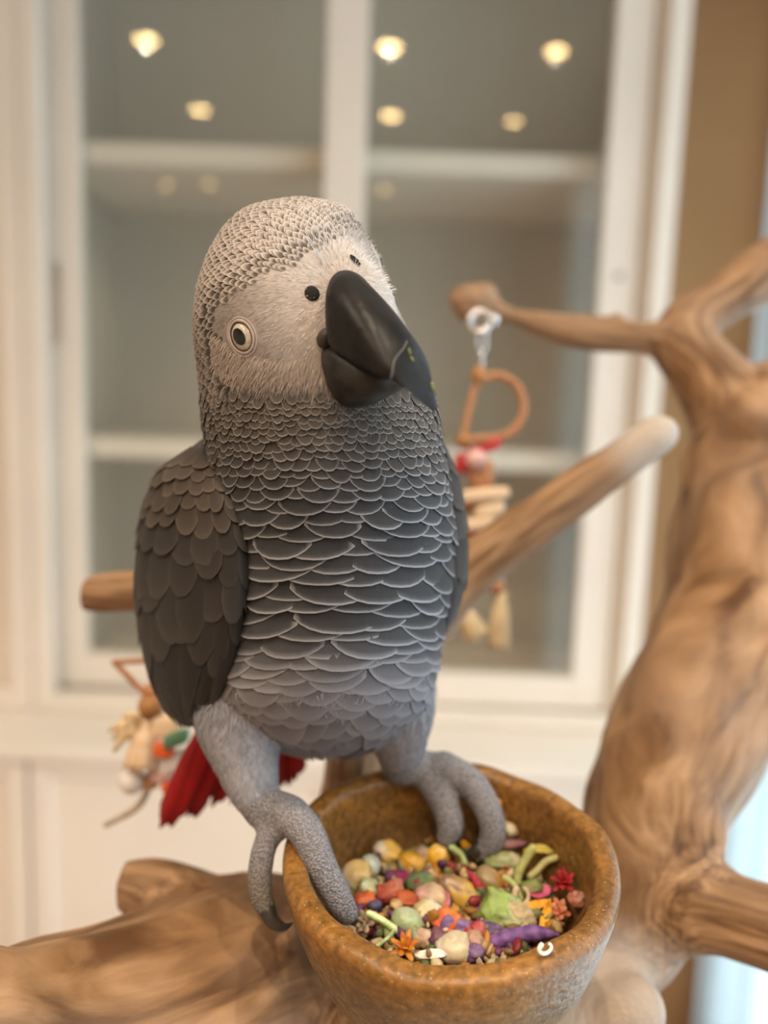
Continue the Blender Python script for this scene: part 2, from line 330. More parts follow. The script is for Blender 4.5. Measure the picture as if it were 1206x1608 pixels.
box('frame_rail', -.536, X_DR+.014, D-.020, D+.0, DZ1+.002, Z_TOP, M['cream'], cab, .002)
box('frame_reveal', X_DR+.003, X_DR+.014, D+.0, D+.06, Z_BOT+.018, Z_TOP-.05, M['cream'], cab)
for z0, z1 in ((1.817, 1.851), (1.357, 1.390)):
    box('shelf', X_SEAM+.002, X_OUT-.020, 1.262, 1.568, z0, z1, M['shelf'], cab, .003)
def door(x0, x1, y0, sl, sr, handle):
    d = empty('sliding_door'); d.parent = cab
    y1 = y0+.024
    if handle is None: box('stile', x0, x0+sl, y0, y1, DZ0, DZ1, M['cream'], d, .0015)
    else:                                                 # stile with a slot cut for the finger pull
        hx, hz, hw, hh = handle; bm = bmesh.new(); a, b = hw-.004, hh-.004
        for q in ((x0, x0+sl, DZ0, hz-b), (x0, x0+sl, hz+b, DZ1), (x0, hx-a, hz-b, hz+b), (hx+a, x0+sl, hz-b, hz+b)): add_box(bm, q[0], q[1], y0, y1, q[2], q[3])
        bm_obj('stile', bm, M['cream'], d, False)
    box('stile', x1-sr, x1, y0, y1, DZ0, DZ1, M['cream'], d, .0015)
    box('rail', x0+sl, x1-sr, y0, y1, DZ0, DZ0+.053, M['cream'], d, .0015)
    box('rail', x0+sl, x1-sr, y0, y1, DZ1-.055, DZ1, M['cream'], d, .0015)
    box('glass_pane', x0+sl-.004, x1-sr+.004, y0+.010, y0+.014, DZ0+.05, DZ1-.052, M['glass'], d)
    if handle is not None:                                # recessed finger pull: a raised oblong rim round a sunken cup
        hx, hz, hw, hh = handle
        v = []; f = []; rings = [(hw, hh, -.004), (hw-.003, hh-.003, -.007), (hw-.006, hh-.006, -.004), (hw-.007, hh-.007, .015)]; ns = 32
        for (a, b, dy) in rings:
            for k in range(ns):
                t = 2*math.pi*k/ns; c, s = math.cos(t), math.sin(t)
                v.append((hx+a*math.copysign(abs(c)**.45, c), y0+dy, hz+b*math.copysign(abs(s)**.28, s)))
        for i in range(3):
            for k in range(ns): f.append((i*ns+k, i*ns+(k+1) % ns, (i+1)*ns+(k+1) % ns, (i+1)*ns+k))
        f.append(tuple(3*ns+k for k in range(ns)))
        from_py('finger_pull', v, f, M['cream'], d)
    return d
door(X_DL, X_CR-.006, D+.030, X_GL-X_DL, .05, (-.5385, 1.597, .0185, .066))
door(X_CL, X_DR, D+.002, X_CR-X_CL, X_DR-X_GR, None)
# small lock on the right stile
tube('lock', [(.331, D+.001, 1.66), (.331, D-.003, 1.66)], .006, M['steel'], cab, 16, cap='flat')
# neighbouring cabinet on the left
nb = empty('panelled_cabinet'); tag(nb, 'cream cabinet side with a recessed panel at the photo edge, left of the glass cabinet', 'cabinet')
NX0 = -1.25
box('frame_stile', X_SEAM-.036, X_SEAM-.001, D-.020, D-.0005, Z_BOT, Z_TOP, M['cream'], nb, .002)
box('frame_rail', NX0, X_SEAM-.036, D-.020, D+.02, Z_BOT, Z_BOT+.035, M['cream'], nb, .002)
box('frame_rail', NX0, X_SEAM-.036, D-.020, D+.02, Z_TOP-.05, Z_TOP, M['cream'], nb, .002)
box('door_panel', NX0, X_SEAM-.037, D+.003, D+.02, Z_BOT+.036, Z_TOP-.051, M['cream'], nb)
box('body', NX0, X_SEAM-.018, D+.021, 1.585, Z_BOT, Z_TOP, M['cream'], nb)
# worktop and base units
LY = 1.047
wt = box('worktop', NX0, X_OUT+.005, LY, 1.59, Z_BOT-.022, Z_BOT-.001, M['cream'], None, .003); tag(wt, 'cream worktop ledge under the glass cabinet', 'worktop')
def base_unit(x0, x1, label):
    b = empty('base_cabinet'); tag(b, label, 'cabinet', 'base cabinets under the worktop')
    yf = LY+.012; z1 = Z_BOT-.024; s = .030; t = .022
    box('body', x0+.001, x1-.001, yf+.02, 1.58, .06, z1, M['cream'], b); box('plinth', x0+.001, x1-.001, yf+.06, 1.57, 0, .06, M['cream'], b)
    d = empty('cabinet_door'); d.parent = b; a, c = x0+.003, x1-.003; zt = z1-.003; zb = .065
    box('stile', a, a+s, yf, yf+.02, zb, zt, M['cream'], d, .0015); box('stile', c-s, c, yf, yf+.02, zb, zt, M['cream'], d, .0015)
    box('rail', a+s, c-s, yf, yf+.02, zt-t, zt, M['cream'], d, .0015); box('rail', a+s, c-s, yf, yf+.02, zb, zb+s, M['cream'], d, .0015)
    box('panel', a+s, c-s, yf+.008, yf+.02, zb+s, zt-t, M['cream'], d)
lx = [-1.00, -.520, -.058, .408]
base_unit(lx[0], lx[1], 'white base cabinet cut off by the photo edge, under the panelled cabinet')
base_unit(lx[1], lx[2], 'white base cabinet with framed door behind the red tail')
base_unit(lx[2], lx[3], 'white base cabinet with framed door hidden behind the food bowl')

# ------------------------------------------------------------------ ceiling downlights (seen mirrored in the glass doors)
def lamp_at(px, py, G):
    r = ray(px, py); t = (CEIL-CAM[2])/r[2]; p = CAM+r*t
    return np.array([p[0], 2*G-p[1], CEIL])
M['lampglow'] = mat('lamp_glow', (1, .8, .5), .5, emit=((1.0, .66, .28), 26.0), noise_amt=.02)
M['lampring'] = mat('lamp_ring', (.8, .78, .74), .4, noise_amt=.03)
spots = [(230, 62, 1), (314, 172, 1), (612, 73, 0), (614, 181, 0), (874, 80, 0), (807, 190, 0), (261, 290, 1), (328, 289, 1), (604, 297, 0)]
LBL = ['yellow downlight mirrored highest in the left glass door', 'downlight mirrored just above the shelf in the left glass door',
       'bright downlight mirrored high beside the centre stile', 'downlight mirrored low beside the centre stile above the shelf',
       'downlight mirrored highest near the right stile of the glass door', 'small faint downlight mirrored lowest in the right glass door',
       'faint downlight mirrored below the shelf at the far side of the left door', 'faint downlight mirrored below the shelf above the parrot crown', 'faint downlight mirrored below the shelf beside the centre stile']
RAD = [.029, .027, .030, .028, .027, .021, .017, .016, .017]; LPOW = [.7, .8, .7, .75, .6, .5, 1.6, 1.6, 1.6]
for (px, py, lft), lb, rad, pw in zip(spots, LBL, RAD, LPOW):
    p = lamp_at(px, py, D+.042 if lft else D+.014)
    e = empty('downlight'); tag(e, lb, 'ceiling light', 'recessed ceiling downlights')
    v = []; f = []; ns = 28
    for (r_, dz) in ((rad+.001, .0), (rad+.003, -.004), (rad+.014, -.005), (rad+.017, 0)):
        for k in range(ns): t = 2*math.pi*k/ns; v.append((p[0]+r_*math.cos(t), p[1]+r_*math.sin(t), p[2]+dz))
    for i in range(3):
        for k in range(ns): f.append((i*ns+k, i*ns+(k+1) % ns, (i+1)*ns+(k+1) % ns, (i+1)*ns+k))
    from_py('trim_ring', v, f, M['lampring'], e)
    from_py('lens', [(p[0]+rad*math.cos(2*math.pi*k/ns), p[1]+rad*math.sin(2*math.pi*k/ns), p[2]-.002) for k in range(ns)], [tuple(range(ns-1, -1, -1))], M['lampglow'], e)
    l = bpy.data.lights.new('downlight_beam', 'SPOT'); l.energy = LAMP_W*pw; l.color = WARM; l.spot_size = math.radians(140); l.spot_blend = 1.0; l.shadow_soft_size = 0.0
    lo = bpy.data.objects.new('downlight_beam', l); COL.objects.link(lo); lo.location = (p[0], p[1], p[2]-.024); lo.parent = e
# ------------------------------------------------------------------ bowl
BC = CAM+np.array([0.0225, 0.2343, -0.1408])
be1 = unit([1, 0, .03]); be2 = unit(np.array([0, 1, .0853])-np.dot([0, 1, .0853], be1)*be1); be3 = np.cross(be1, be2)
prof = [(.0, -.0600), (.016, -.0600), (.019, -.0585), (.026, -.0560), (.0345, -.0490), (.0425, -.0380), (.0485, -.0255), (.0524, -.012), (.0542, -.004), (.0538, -.0012), (.0522, .0), (.0492, .0002), (.0470, -.0008), (.0460, -.003),
        (.0452, -.010), (.0425, -.022), (.036, -.034), (.025, -.044), (.010, -.0495), (0, -.050)]
def build_bowl():
    pr = catmull(np.array(prof), 3); ns = 96; v = []; f = []; col = []
    for i, (r, z) in enumerate(pr):
        r = max(r, 0.0)
        for k in range(ns):
            t = 2*math.pi*k/ns; wob = 1+.006*math.sin(3*t+.5)+.004*math.sin(7*t)
            zz = z+.0006*math.sin(5*t+1)+.0004*math.sin(11*t)
            v.append(BC+be1*r*wob*math.cos(t)+be2*r*wob*math.sin(t)+be3*zz)
            n = noise.noise(V(v[-1])*40)
            outer = i <= len(pr)*.45
            c = np.array((.245, .112, .024))                         # honey brown resin, ground rim
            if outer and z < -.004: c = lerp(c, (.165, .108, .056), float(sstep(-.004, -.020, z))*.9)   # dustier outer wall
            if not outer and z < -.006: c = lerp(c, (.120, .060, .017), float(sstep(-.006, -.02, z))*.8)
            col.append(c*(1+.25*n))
    for i in range(len(pr)-1):
        for k in range(ns): f.append((i*ns+k, i*ns+(k+1) % ns, (i+1)*ns+(k+1) % ns, (i+1)*ns+k))
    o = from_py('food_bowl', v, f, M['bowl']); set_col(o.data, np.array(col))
    tag(o, 'speckled brown stone bowl full of mixed food under the parrot', 'bowl'); return o
bowl = build_bowl()
def on_plane(px, py, h):                     # point where the sight line meets the plane h metres under the rim
    r = ray(px, py); P0 = BC-be3*h; t = np.dot(P0-CAM, be3)/np.dot(r, be3); return CAM+r*t

# ------------------------------------------------------------------ perch tree
def LB(*pts): return [(W(p[0], p[1], p[2]), p[3]*p[2]/F) for p in pts]
limbs = {}
limbs['trunk'] = LB((1205, 640, .445, 78), (1195, 705, .44, 106), (1188, 790, .43, 112), (1180, 880, .415, 122), (1158, 980, .40, 126), (1112, 1080, .38, 124), (1068, 1170, .36, 122), (1035, 1250, .345, 112), (1020, 1330, .33, 105), (1000, 1410, .325, 105), (930, 1500, .32, 100), (830, 1570, .31, 105))
limbs['branch_a'] = LB((1180, 690, .44, 80), (1125, 610, .445, 62), (1078, 550, .45, 52), (1085, 505, .452, 44), (1140, 470, .455, 42), (1206, 425, .46, 44), (1300, 365, .465, 46))
limbs['branch_b'] = LB((1075, 535, .45, 36), (1020, 532, .45, 27), (955, 527, .45, 27), (880, 517, .45, 25), (810, 500, .45, 21), (775, 488, .45, 21), (748, 474, .45, 33), (735, 480, .45, 26))
limbs['branch_c'] = LB((1034, 683, .365, 35), (960, 735, .37, 38), (860, 805, .375, 41), (740, 895, .38, 45), (640, 1010, .375, 46), (570, 1130, .36, 45), (550, 1240, .345, 48), (540, 1350, .33, 60), (530, 1480, .32, 90))
limbs['branch_d'] = LB((128, 930, .355, 37), (260, 931, .358, 34), (400, 945, .365, 36), (520, 985, .37, 40), (610, 1050, .37, 44))
limbs['lower_limb'] = LB((-140, 1700, .215, 175), (0, 1668, .23, 165), (110, 1640, .245, 172), (230, 1605, .262, 170), (340, 1560, .28, 160), (440, 1535, .30, 148), (560, 1555, .315, 135), (700, 1590, .315, 120), (830, 1575, .312, 105))
limbs['branch_e'] = LB((186, 1390, .315, 46), (265, 1402, .312, 46), (330, 1430, .308, 50), (400, 1480, .303, 60), (440, 1520, .30, 80))
limbs['branch_f'] = LB((1000, 1400, .322, 88), (1060, 1415, .312, 72), (1130, 1428, .302, 67), (1206, 1448, .292, 70), (1320, 1480, .28, 74))
limbs['branch_g'] = LB((860, 1640, .30, 85), (930, 1620, .292, 72), (992, 1588, .285, 58))
sup = BC-be3*.0945
limbs['branch_h'] = [(W(560, 1640, .31), .032), (sup+np.array([-.012, .012, 0]), .034), (sup+np.array([.03, .03, -.006]), .034), (W(900, 1600, .312), .028)]
limbs['pole'] = [(sup+np.array([.0, .06, -.02]), .036), (sup+np.array([.005, .07, -.12]), .032), (np.array([sup[0], sup[1]+.07, .8]), .028), (np.array([sup[0], sup[1]+.07, .02]), .030)]
FLAT = {'branch_e', 'branch_d'}
def build_tree():
    geos = []; SK = []
    for k, pts in limbs.items():
        A = np.array([np.append(p, r) for p, r in pts]); Q = catmull(A, 6)
        v, f = tube_geo(Q[:, :3], Q[:, 3], 18, 'flat' if k in FLAT else 'round')
        v = [np.asarray(p) for p in v]
        geos.append((v, f)); s = np.concatenate([[0], np.cumsum(np.linalg.norm(np.diff(Q[:, :3], axis=0), axis=1))])
        SK.append((k, Q, s))
    # knob lumps on the twig end, a burl and a notch ridge on the trunk
    for (px, py, d, r) in ((728, 468, .447, 25), (764, 462, .452, 22), (735, 492, .448, 20), (968, 503, .452, 13), (880, 497, .45, 8), (1150, 1205, .342, 42), (1185, 660, .415, 50), (1100, 1180, .335, 26), (1010, 1240, .325, 40), (560, 1215, .34, 50)):
        rr = r*d/F; geos.append(ellipsoid_geo(W(px, py, d), np.eye(3)*rr))
    v, f = merge(geos); me = remesh(v, f, .0032, 10, .5); co = coords(me); nv = len(co)
    nor = np.empty(nv*3); me.vertex_normals.foreach_get('vector', nor); nor = nor.reshape(-1, 3)
    disp = np.array([noise.noise(V(p)*22)*.0026+noise.noise(V(p)*60)*.0009 for p in co]); co2 = co+nor*disp[:, None]
    # creases on the trunk: long grooves that follow the limb
    best = np.full(nv, 1e9); own = np.zeros(nv, int); gr = np.zeros((nv, 3)); pale = np.zeros(nv)
    for i, (k, Q, s) in enumerate(SK):
        for j in range(len(Q)-1):
            a, b = Q[j, :3], Q[j+1, :3]; ab = b-a; t = np.clip(((co-a)@ab)/(ab@ab), 0, 1); c = a+t[:, None]*ab
            dv = co-c; dist = np.linalg.norm(dv, axis=1)/np.maximum((Q[j, 3]*(1-t)+Q[j+1, 3]*t), 1e-5)
            m = dist < best; best[m] = dist[m]; own[m] = i
            dn = dv[m]/np.linalg.norm(dv[m], axis=1)[:, None]
            gr[m] = np.stack([(s[j]+t[m]*(s[j+1]-s[j])), dn@np.array([.8, .6, 0])*1.0, dn[:, 2]], 1)
    ed = np.empty(len(me.edges)*2, int); me.edges.foreach_get('vertices', ed); ed = ed.reshape(-1, 2); deg = np.bincount(ed.ravel(), minlength=nv)
    def relax(A, it):
        A = A.copy()
        for _ in range(it):
            S = A.copy(); np.add.at(S, ed[:, 0], A[ed[:, 1]]); np.add.at(S, ed[:, 1], A[ed[:, 0]]); A = S/(deg+1).reshape(-1, *([1]*(A.ndim-1)))
        return A
    gr = relax(gr, 14)
    groove = np.array([noise.noise(Vector((g[0]*14+o*7, g[1]*4.5, g[2]*4.5))) for g, o in zip(gr, own)])
    rad = np.where(np.isin(own, [0, 5, 7]), 1.4, .35)
    big = np.array([noise.noise(Vector((g[0]*9+o*3, g[1]*2.1, g[2]*2.1+5))) for g, o in zip(gr, own)])
    groove = relax(groove, 4); big = relax(big, 8); rad = relax(rad, 8)
    co2 = co2+nor*(groove*.0036*rad+big*.0065*(rad > 1))[:, None]
    endc = W(1034, 683, .365); pale = np.maximum(pale, 1-sstep(.012, .034, np.linalg.norm(co-endc, axis=1)))
    endg = W(985, 1590, .285); pale = np.maximum(pale, .75*(1-sstep(.016, .036, np.linalg.norm(co-endg, axis=1))))
    me.vertices.foreach_set('co', co2.ravel()); me.update()
    me.vertex_normals.foreach_get('vector', (nb_ := np.empty(nv*3))); vn = nb_.reshape(-1, 3)
    tree = empty('perch_tree'); tag(tree, 'branching tan wooden bird perch tree with a thick twisted trunk', 'bird perch')
    polys = [tuple(p.vertices) for p in me.polygons]
    po = np.array([np.bincount(own[list(p)]).argmax() for p in polys])
    nm = {'trunk': 'trunk', 'lower_limb': 'lower_limb', 'pole': 'pole'}
    for i, (k, Q, s) in enumerate(SK):
        sel = [polys[q] for q in np.nonzero(po == i)[0]]
        if not sel: continue
        used = sorted({a for p in sel for a in p}); mp = {a: b for b, a in enumerate(used)}
        o = from_py(nm.get(k, 'branch'), co2[used], [tuple(mp[a] for a in p) for p in sel], M['wood'], tree)
        at = o.data.attributes.new('grain', 'FLOAT_VECTOR', 'POINT'); at.data.foreach_set('vector', (gr[used]+np.array([i*1.7, 0, 0])).ravel())
        at = o.data.attributes.new('pale', 'FLOAT', 'POINT'); at.data.foreach_set('value', pale[used])
        o.data.normals_split_custom_set_from_vertices([tuple(n) for n in vn[used]])
        if k == 'branch_c': o['label'] = 'smooth diagonal branch with a whitish rounded end'
        if k == 'branch_b': o['label'] = 'thin side branch ending in a knob'
    base = bmesh.new(); bmesh.ops.create_cone(base, cap_ends=True, segments=48, radius1=.22, radius2=.21, depth=.03, matrix=Matrix.Translation((sup[0], sup[1]+.07, .015)))
    o = bm_obj('base', base, M['steel'], tree, False)
    bpy.data.meshes.remove(me); return tree
tree = build_tree()

# ------------------------------------------------------------------ parrot
bird = empty('parrot'); tag(bird, 'grey parrot with black beak and red tail tilting its head on the bowl rim', 'parrot')
class Rings:
    def __init__(s, rows, win=13):
        A = np.array(rows, float); s.y0, s.y1 = A[0, 0], A[-1, 0]; s.ys = np.arange(s.y0, s.y1+1)
        k = np.hanning(win+2)[1:-1]; k /= k.sum(); s.t = []
        for c in range(1, A.shape[1]):
            v = np.interp(s.ys, A[:, 0], A[:, c]); pad = np.concatenate([2*v[0]-v[win//2:0:-1], v, 2*v[-1]-v[-2:-win//2-1:-1]])
            s.t.append(np.convolve(pad, k, 'valid')[:len(s.ys)])
    def at(s, y, a):
        y = np.clip(y, s.y0, s.y1); L, R, dc, hd = [np.interp(y, s.ys, t) for t in s.t[:4]]
        tl = np.interp(y, s.ys, s.t[4]) if len(s.t) > 4 else 0
        c = (L+R)/2; w_ = (R-L)/2
        return W(c+w_*np.sin(a), y, dc-hd*np.cos(a)-tl*np.sin(a))
    def pn(s, y, a):
        P = s.at(y, a); e = 1.5; ya = np.clip(y-e, s.y0, s.y1); yb = np.clip(y+e, s.y0, s.y1)
        Ty = s.at(yb, a)-s.at(ya, a); Ta = s.at(y, a+.01)-s.at(y, a-.01)
        n = -np.cross(Ta, Ty)
        ln = np.linalg.norm(n, axis=-1, keepdims=True); return P, n/np.maximum(ln, 1e-12)
    def mesh(s, na=48, step=6):
        ys = np.append(np.arange(s.y0, s.y1, step), s.y1); v = []; f = []
        for y in ys:
            a = np.linspace(0, 2*np.pi, na, endpoint=False); v += list(s.at(np.full(na, y), a))
        for i in range(len(ys)-1):
            for k in range(na): f.append((i*na+k, i*na+(k+1) % na, (i+1)*na+(k+1) % na, (i+1)*na+k))
        f.append(tuple(range(na-1, -1, -1))); b = (len(ys)-1)*na; f.append(tuple(b+k for k in range(na))); return v, f
bodyR = Rings([(313, 462, 478, .2400, .003), (317, 425, 512, .2395, .010), (325, 394, 538, .2390, .0145), (340, 370, 556, .2385, .0190), (360, 352, 570, .2380, .0228), (400, 328, 590, .2378, .0268),
               (450, 312, 606, .2376, .0290), (500, 306, 632, .2378, .0298), (540, 308, 652, .2385, .0300), (580, 313, 667, .2400, .0302), (620, 317, 680, .2422, .0312), (660, 320, 687, .2450, .0330),
               (700, 326, 692, .2485, .0352), (750, 336, 700, .2530, .0380), (800, 343, 707, .2580, .0405), (850, 350, 710, .2625, .0425), (900, 354, 706, .2660, .0440), (950, 353, 697, .2690, .0450),
               (1000, 347, 690, .2715, .0450), (1050, 337, 684, .2740, .0440), (1090, 330, 672, .2760, .0415), (1120, 345, 655, .2785, .0370), (1150, 375, 630, .2820, .0290), (1172, 420, 595, .2850, .0190), (1186, 480, 540, .2870, .0080)], 21)
def K(*pts): return [(W(p[0], p[1], p[2]), p[3]*p[2]/F) for p in pts]
LEGS = [  # thighs, shanks, toes: (px, py, depth, radius px)
    K((385, 1090, .272, 78), (380, 1140, .270, 72), (388, 1195, .267, 52), (400, 1240, .264, 40), (412, 1272, .262, 30)),
    K((412, 1272, .262, 28), (436, 1268, .259, 26), (458, 1278, .256, 28)),
    K((455, 1278, .256, 30), (482, 1308, .251, 28), (506, 1362, .247, 25), (532, 1412, .246, 23), (545, 1433, .2465, 19)),
    K((450, 1285, .257, 24), (420, 1318, .256, 20), (408, 1370, .254, 20), (411, 1410, .252, 19), (424, 1436, .251, 14)),
    K((620, 1080, .283, 66), (624, 1130, .287, 56), (628, 1170, .291, 42), (630, 1200, .294, 33)),
    K((630, 1202, .294, 32), (660, 1206, .294, 28), (690, 1212, .293, 30)),
    K((676, 1220, .292, 27), (696, 1258, .286, 24), (708, 1294, .283, 22), (702, 1315, .283, 18)),
    K((696, 1206, .292, 27), (740, 1230, .285, 24), (768, 1276, .280, 22), (774, 1315, .279, 21), (758, 1337, .280, 16)),
    K((660, 1212, .298, 24), (645, 1225, .310, 20), (640, 1262, .317, 17)),
]
# head frame: R = the bird's right, D = down along the face, Fd = out of the face
def camv(x, y, z): return unit(x*cx_+y*cu_-z*cf)
hR = camv(-.725, -.544, .42); hD = camv(.6, -.8, 0); hF = camv(.336, .252, .906)
HC = W(468, 492, .239)
def build_body():
    geos = [bodyR.mesh(56, 5)]
    for L in LEGS:
        A = np.array([np.append(p, r) for p, r in L]); Q = catmull(A, 6); geos.append(tube_geo(Q[:, :3], Q[:, 3], 16))
    c = W(548, 478, .2235); geos.append(ellipsoid_geo(c, [hR*.0125, hD*.0170, hF*.0130]))           # muzzle under the beak
    c = W(520, 420, .2185); geos.append(ellipsoid_geo(c, [hR*.0110, hD*.0080, hF*.0050]))           # cere
    v, f = merge(geos); me = remesh(v, f, .00125, 6, .5); co = coords(me)
    d = co-CAM; dep = d@cf; px = CX+F*(d@cx_)/dep; py = CY-F*(d@cu_)/dep
    col = np.tile(np.array((.20, .20, .215)), (len(co), 1))
    cere = W(535, 425, .210); t = sstep(.014, .046, np.linalg.norm(co-cere, axis=1))
    head = py < 640
    col = np.where(head[:, None], (1-t)[:, None]*np.array((.45, .40, .375))+t[:, None]*np.array((.19, .165, .15)), col)
    low = sstep(960, 1120, py); col = col*(1-low)[:, None]+np.array((.34, .34, .375))*low[:, None]
    # feet: everything near a toe or shank
    fd = np.full(len(co), 1e9)
    for L in [LEGS[i] for i in (1, 2, 3, 5, 6, 7, 8)]:
        Q = catmull(np.array([np.append(p, r) for p, r in L]), 6)
        for q in Q: fd = np.minimum(fd, np.linalg.norm(co-q[:3], axis=1)-q[3])
    ft = 1-sstep(.0006, .004, fd); col = col*(1-ft)[:, None]+np.array((.41, .395, .425))*ft[:, None]
    under = ft*sstep(1330, 1420, py)*(px < 440); col = col*(1-.6*under)[:, None]+np.array((.20, .15, .05))*(.6*under)[:, None]
    o = link('body', me, M['bird'], bird); set_col(me, col)
    at = me.attributes.new('scaly', 'FLOAT', 'POINT'); at.data.foreach_set('value', ft)
    return o
body = build_body()
bvh = BVHTree.FromPolygons([v.co for v in body.data.vertices], [tuple(p.vertices) for p in body.data.polygons])
def hit_px(px, py):
    r = unit(ray(px, py)); h = bvh.ray_cast(V(CAM), V(r)); return np.array(h[0]), np.array(h[1])
def hit_hc(dv):
    h = bvh.ray_cast(V(HC), V(unit(dv)))
    return np.array(h[0]), np.array(h[1])
def mirror(P): v = np.asarray(P)-HC; return HC+v-2*np.dot(v, hR)*hR

# --- feathers
def feather_verts(Sfun, a0, b0, da, db, nu, nv, l0, l1, cup, taper=.5, twist=0.0):
    us = {4: np.array([0, .45, .82, 1.0]), 6: np.array([0, .3, .6, .82, .92, .965, 1.0])}[nu]
    vs = np.sin(np.linspace(-1, 1, nv)*math.pi/2)
    U, Vv = np.meshgrid(us, vs, indexing='ij')
    along = a0+da*U*(1-taper*np.abs(Vv)**2.6)+twist*da*Vv*U*.3; across = b0+db*Vv*(.75+.25*np.minimum(1, U*2))
    P, N = Sfun(along.ravel(), across.ravel())
    lift = (l0+l1*U*(1-.35*np.abs(Vv)**2)-cup*Vv**2).ravel(); rim = np.maximum(U, np.abs(Vv)*np.minimum(1, .3+U)).ravel()
    P = P+N*lift[:, None]
    faces = [(i*nv+j, (i+1)*nv+j, (i+1)*nv+j+1, i*nv+j+1) for i in range(len(us)-1) for j in range(nv-1)]
    return P, faces, rim, np.stack([Vv.ravel(), U.ravel(), np.zeros(U.size)], 1)
class Bucket:
    def __init__(s): s.v, s.f, s.c, s.uv = [], [], [], []
    def add(s, P, faces, col, uv):
        b = len(s.v); s.v += list(P); s.f += [tuple(b+i for i in q) for q in faces]; s.c += list(col); s.uv += list(uv)
    def build(s, name, m, parent):
        o = from_py(name, s.v, s.f, m, parent); set_col(o.data, np.array(s.c))
        at = o.data.attributes.new('fuv', 'FLOAT_VECTOR', 'POINT'); at.data.foreach_set('vector', np.array(s.uv).ravel()); return o
def one(name, P, faces, col, uv, m, parent):
    b = Bucket(); b.add(P, faces, col, uv); return b.build(name, m, parent)
def fcol(rim, center, edge, p0=.78, p1=1.0):
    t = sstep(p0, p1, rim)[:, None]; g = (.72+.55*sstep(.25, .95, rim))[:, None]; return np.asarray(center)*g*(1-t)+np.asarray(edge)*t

small = Bucket(); n_ind = 0
# body rows
y = 600.0; row = 0
YS = [590, 640, 690, 730, 780, 850, 930, 990, 1060, 1180]
PIT = [8.5, 9.5, 12, 15, 19, 23, 23, 21, 19, 17]; HWD = [9, 12, 18, 28, 46, 66, 68, 56, 42, 34]
while y < 1168:
    pit = np.interp(y, YS, PIT); hw = np.interp(y, YS, HWD)
    L, R = np.interp(y, bodyR.ys, bodyR.t[0]), np.interp(y, bodyR.ys, bodyR.t[1]); wpx = (R-L)/2
    ds = 1.12*hw/wpx; n = max(8, int(round(2*math.pi/ds))); ds = 2*math.pi/n
    for k in range(n):
        a = (k+.5*(row % 2)+random.uniform(-.12, .12))*ds
        a = (a+math.pi) % (2*math.pi)-math.pi
        front = math.cos(a)
        yy = y+random.uniform(-.16, .16)*pit+np.interp(y, [600, 700, 850, 1000, 1150], [4, 14, 20, 12, 2])*(front-.4)
        yy -= 15*math.exp(-((a-.28)/.13)**2)*float(sstep(930, 990, y))
        if yy < 604+random.uniform(0, 18)*(front > .3): continue
        ln = pit*random.uniform(2.1, 2.7); h = hw*random.uniform(.85, 1.15)
        sc = pit/20.0
        belly = float(sstep(930, 1080, yy)); chest = float(sstep(620, 780, yy))
        g = random.uniform(.88, 1.12)
        cen = lerp(lerp((.062, .053, .047), (.031, .0315, .035), chest), (.150, .148, .166), belly)*g
        edg = lerp(lerp((.245, .224, .206), (.275, .282, .306), chest), (.255, .255, .282), belly)*g
        P, fc, rim, uv = feather_verts(bodyR.pn, yy, a, ln, h/wpx, 6, 11 if hw > 20 else 7, .0002, (.0010*sc+.0006)*random.uniform(.7, 1.3), .0003*sc*(1-.5*belly), float(np.interp(hw, [10, 25, 50, 70], [.55, .5, .42, .36])), random.uniform(-.22, .22))
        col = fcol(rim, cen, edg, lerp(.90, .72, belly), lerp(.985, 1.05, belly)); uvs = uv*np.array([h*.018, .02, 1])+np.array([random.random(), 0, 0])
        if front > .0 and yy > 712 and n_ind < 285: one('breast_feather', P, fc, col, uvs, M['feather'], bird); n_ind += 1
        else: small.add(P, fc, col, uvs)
    y += pit; row += 1
print('breast feathers', n_ind)

# head rows: they run outward from the cere over crown, cheeks and nape
CERE = W(545, 440, .208); ax = unit(CERE-HC); e1 = unit(hR-np.dot(hR, ax)*ax); e2 = np.cross(ax, e1)
FACE = [(340, 500), (352, 468), (395, 446), (430, 424), (470, 418), (500, 400), (530, 380), (570, 385), (600, 420), (640, 500), (680, 580), (690, 640), (640, 660), (560, 650), (500, 620), (470, 632), (430, 630), (395, 615), (372, 585), (352, 555)]
def in_poly(x, y, P):
    c = False; j = len(P)-1
    for i in range(len(P)):
        if (P[i][1] > y) != (P[j][1] > y) and x < (P[j][0]-P[i][0])*(y-P[i][1])/(P[j][1]-P[i][1])+P[i][0]: c = not c
        j = i
    return c
def in_face(P, N):
    x, y_, d = PX(P)
    if np.dot(N, CAM-P) > 0 and in_poly(x, y_, FACE): return True
    Q = mirror(P); x, y_, d = PX(Q); return np.dot(P-HC, hR) < 0 and in_poly(x, y_, FACE)
def Shead(th, ph):
    out = np.empty((len(th), 3)); nor = np.empty((len(th), 3))
    for i, (t, p) in enumerate(zip(th, ph)):
        dv = math.cos(t)*ax+math.sin(t)*(math.cos(p)*e1+math.sin(p)*e2); P, N = hit_hc(dv); out[i] = P; nor[i] = N
    return out, nor
th = .42; row = 0
